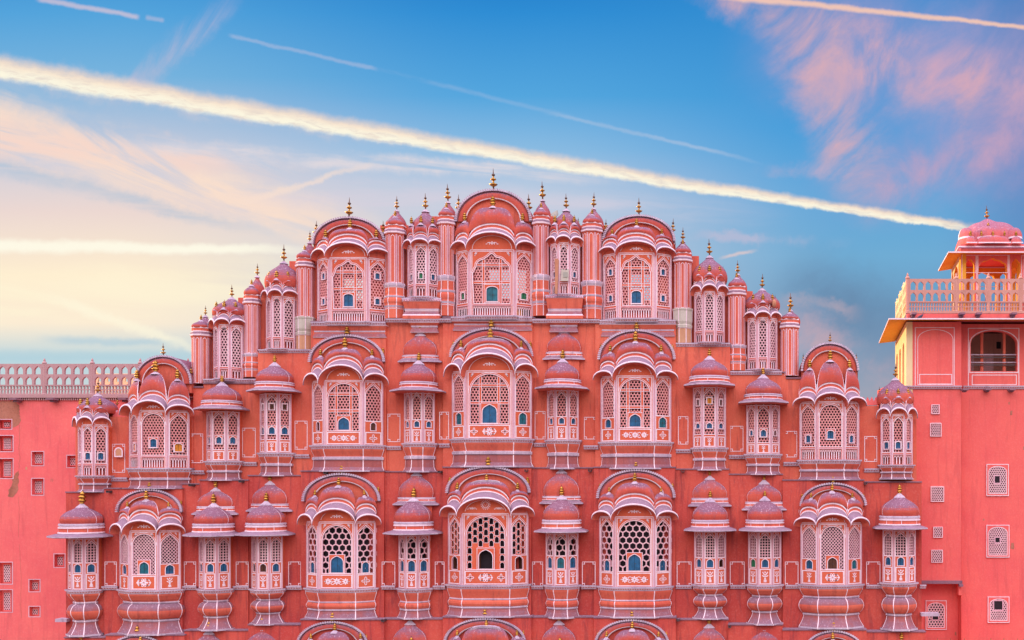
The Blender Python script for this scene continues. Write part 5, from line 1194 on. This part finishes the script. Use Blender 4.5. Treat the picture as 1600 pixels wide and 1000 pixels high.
# worn plaster, cracks and pigeon
def patch(owner, F, pts, mat, name='bare_patch', h=.004, rag=2.2):
    """ragged area where the plaster has come off"""
    f = Facet((F.X(0), F.Y), (F.X(100), F.Y)); o = []
    for i in range(len(pts)):
        a, b = pts[i], pts[(i+1) % len(pts)]; n = max(2, int(sqrt((b[0]-a[0])**2+(b[1]-a[1])**2)/2.5))
        for k in range(n): o.append(((a[0]+(b[0]-a[0])*k/n+random.uniform(-rag, rag)*.5)*F.s, F.Z(a[1]+(b[1]-a[1])*k/n+random.uniform(-rag, rag)*.5)))
    mb = MB(); t = tessellate_polygon([[Vector((p[0], p[1], 0)) for p in o]]); ids = [mb.add(f.p(p[0], p[1], h)) for p in o]
    for q in t: mb.face([ids[k] for k in q], mat)
    mb.build(name, owner)
def crack(owner, F, pts, w=.5):
    f = Facet((F.X(0), F.Y), (F.X(100), F.Y)); o = []
    for a, b in zip(pts, pts[1:]):
        for k in range(5): o.append(((a[0]+(b[0]-a[0])*k/5+random.uniform(-.7,.7))*F.s, F.Z(a[1]+(b[1]-a[1])*k/5)))
    mb = MB(); ribbon(mb, f, o, w*F.s, .005, False, 'bare_brick'); mb.build('crack', owner)
WF = Fr(WY)
patch(wing, WF, [(-6,627),(22,626),(30,635),(32,658),(29,664),(19,669),(19,655),(-6,655)], 'bare_brick')
patch(wing, WF, [(30,735),(29,752),(27,770),(20,776),(13,777),(14,766),(19,760),(20,744)], 'bare_brick')
patch(wing, WF, [(40,729),(43,730),(43,734),(40,733)], 'ochre', rag=1)
crack(wing, WF, [(31,664),(30,700),(31,716),(29,736)]); crack(wing, WF, [(30,850),(34,905),(32,930),(34,975)], .35); crack(wing, WF, [(29,776),(30,800),(29,850)], .3)
GW = Fr(TY+.55)
for x, y, r in ((1580,645,1.6),(1577,630,1.0),(1582,853,2.4),(1537,812,.8),(1493,990,1.4),(1600,700,1.2)): patch(tower, GW, [(x-r,y-r*2),(x+r,y-r*2),(x+r,y+r*2),(x-r,y+r*2)], 'bare_brick', rag=1.0)
def pigeon(x, y, Y, label, s=1.0, rz=0.0):
    F = Fr(Y); X, Z = F.X(x), F.Z(y); mb = MB(); rows = []
    # body from tail to neck along +x, tilted up
    for t, r, zz in ((-.17,.006,.055),(-.12,.018,.07),(-.06,.045,.095),(0,.06,.12),(.05,.058,.145),(.085,.042,.18),(.10,.028,.21),(.105,.03,.235),(.11,.027,.255),(.112,.012,.275),(.112,.002,.278)):
        rows.append([(s*(t+(0.0)*cos(a)), s*r*cos(a), s*(zz+r*sin(a)*.95)) for a in [2*pi*k/10 for k in range(10)]])
    mb.grid(rows, 'feather', True, True)
    mb.poly([(s*.135, 0, s*.24), (s*.165, 0, s*.232), (s*.135, s*.008, s*.235)], 'ochre')
    for sy_ in (-.02, .02): mb.box(s*.01, s*.018, s*(sy_-.004), s*(sy_+.004), 0, s*.07, 'ochre')
    o = mb.build('pigeon', None, (X, Y, Z)); o.rotation_euler = (0, 0, rz); o['label'] = label; o['category'] = 'pigeon'
pigeon(1438, 500.3, TY-.33, 'small dark pigeon perched on the eave below the balcony railing of the right building', 1.15, 0.3)
# broken side dome of the right top bay: bare plaster where the paint has gone
F = Fr(ROW[3]-.62); mb = MB()
for (x, y, a, b, m) in ((1209.5,474,3.6,6.5,'bare_wood'),(1204,471,2.6,4.5,'flare_grey')):
    rows = [[(F.X(x)+a*F.s*sin(pi*j/8)*cos(2*pi*k/12), F.Y+.10*sin(pi*j/8)*sin(2*pi*k/12), F.Z(y)+b*F.s*cos(pi*j/8)) for k in range(12)] for j in range(9)]
    mb.grid(rows, m, True, True)
mb.build('broken_dome', palace)
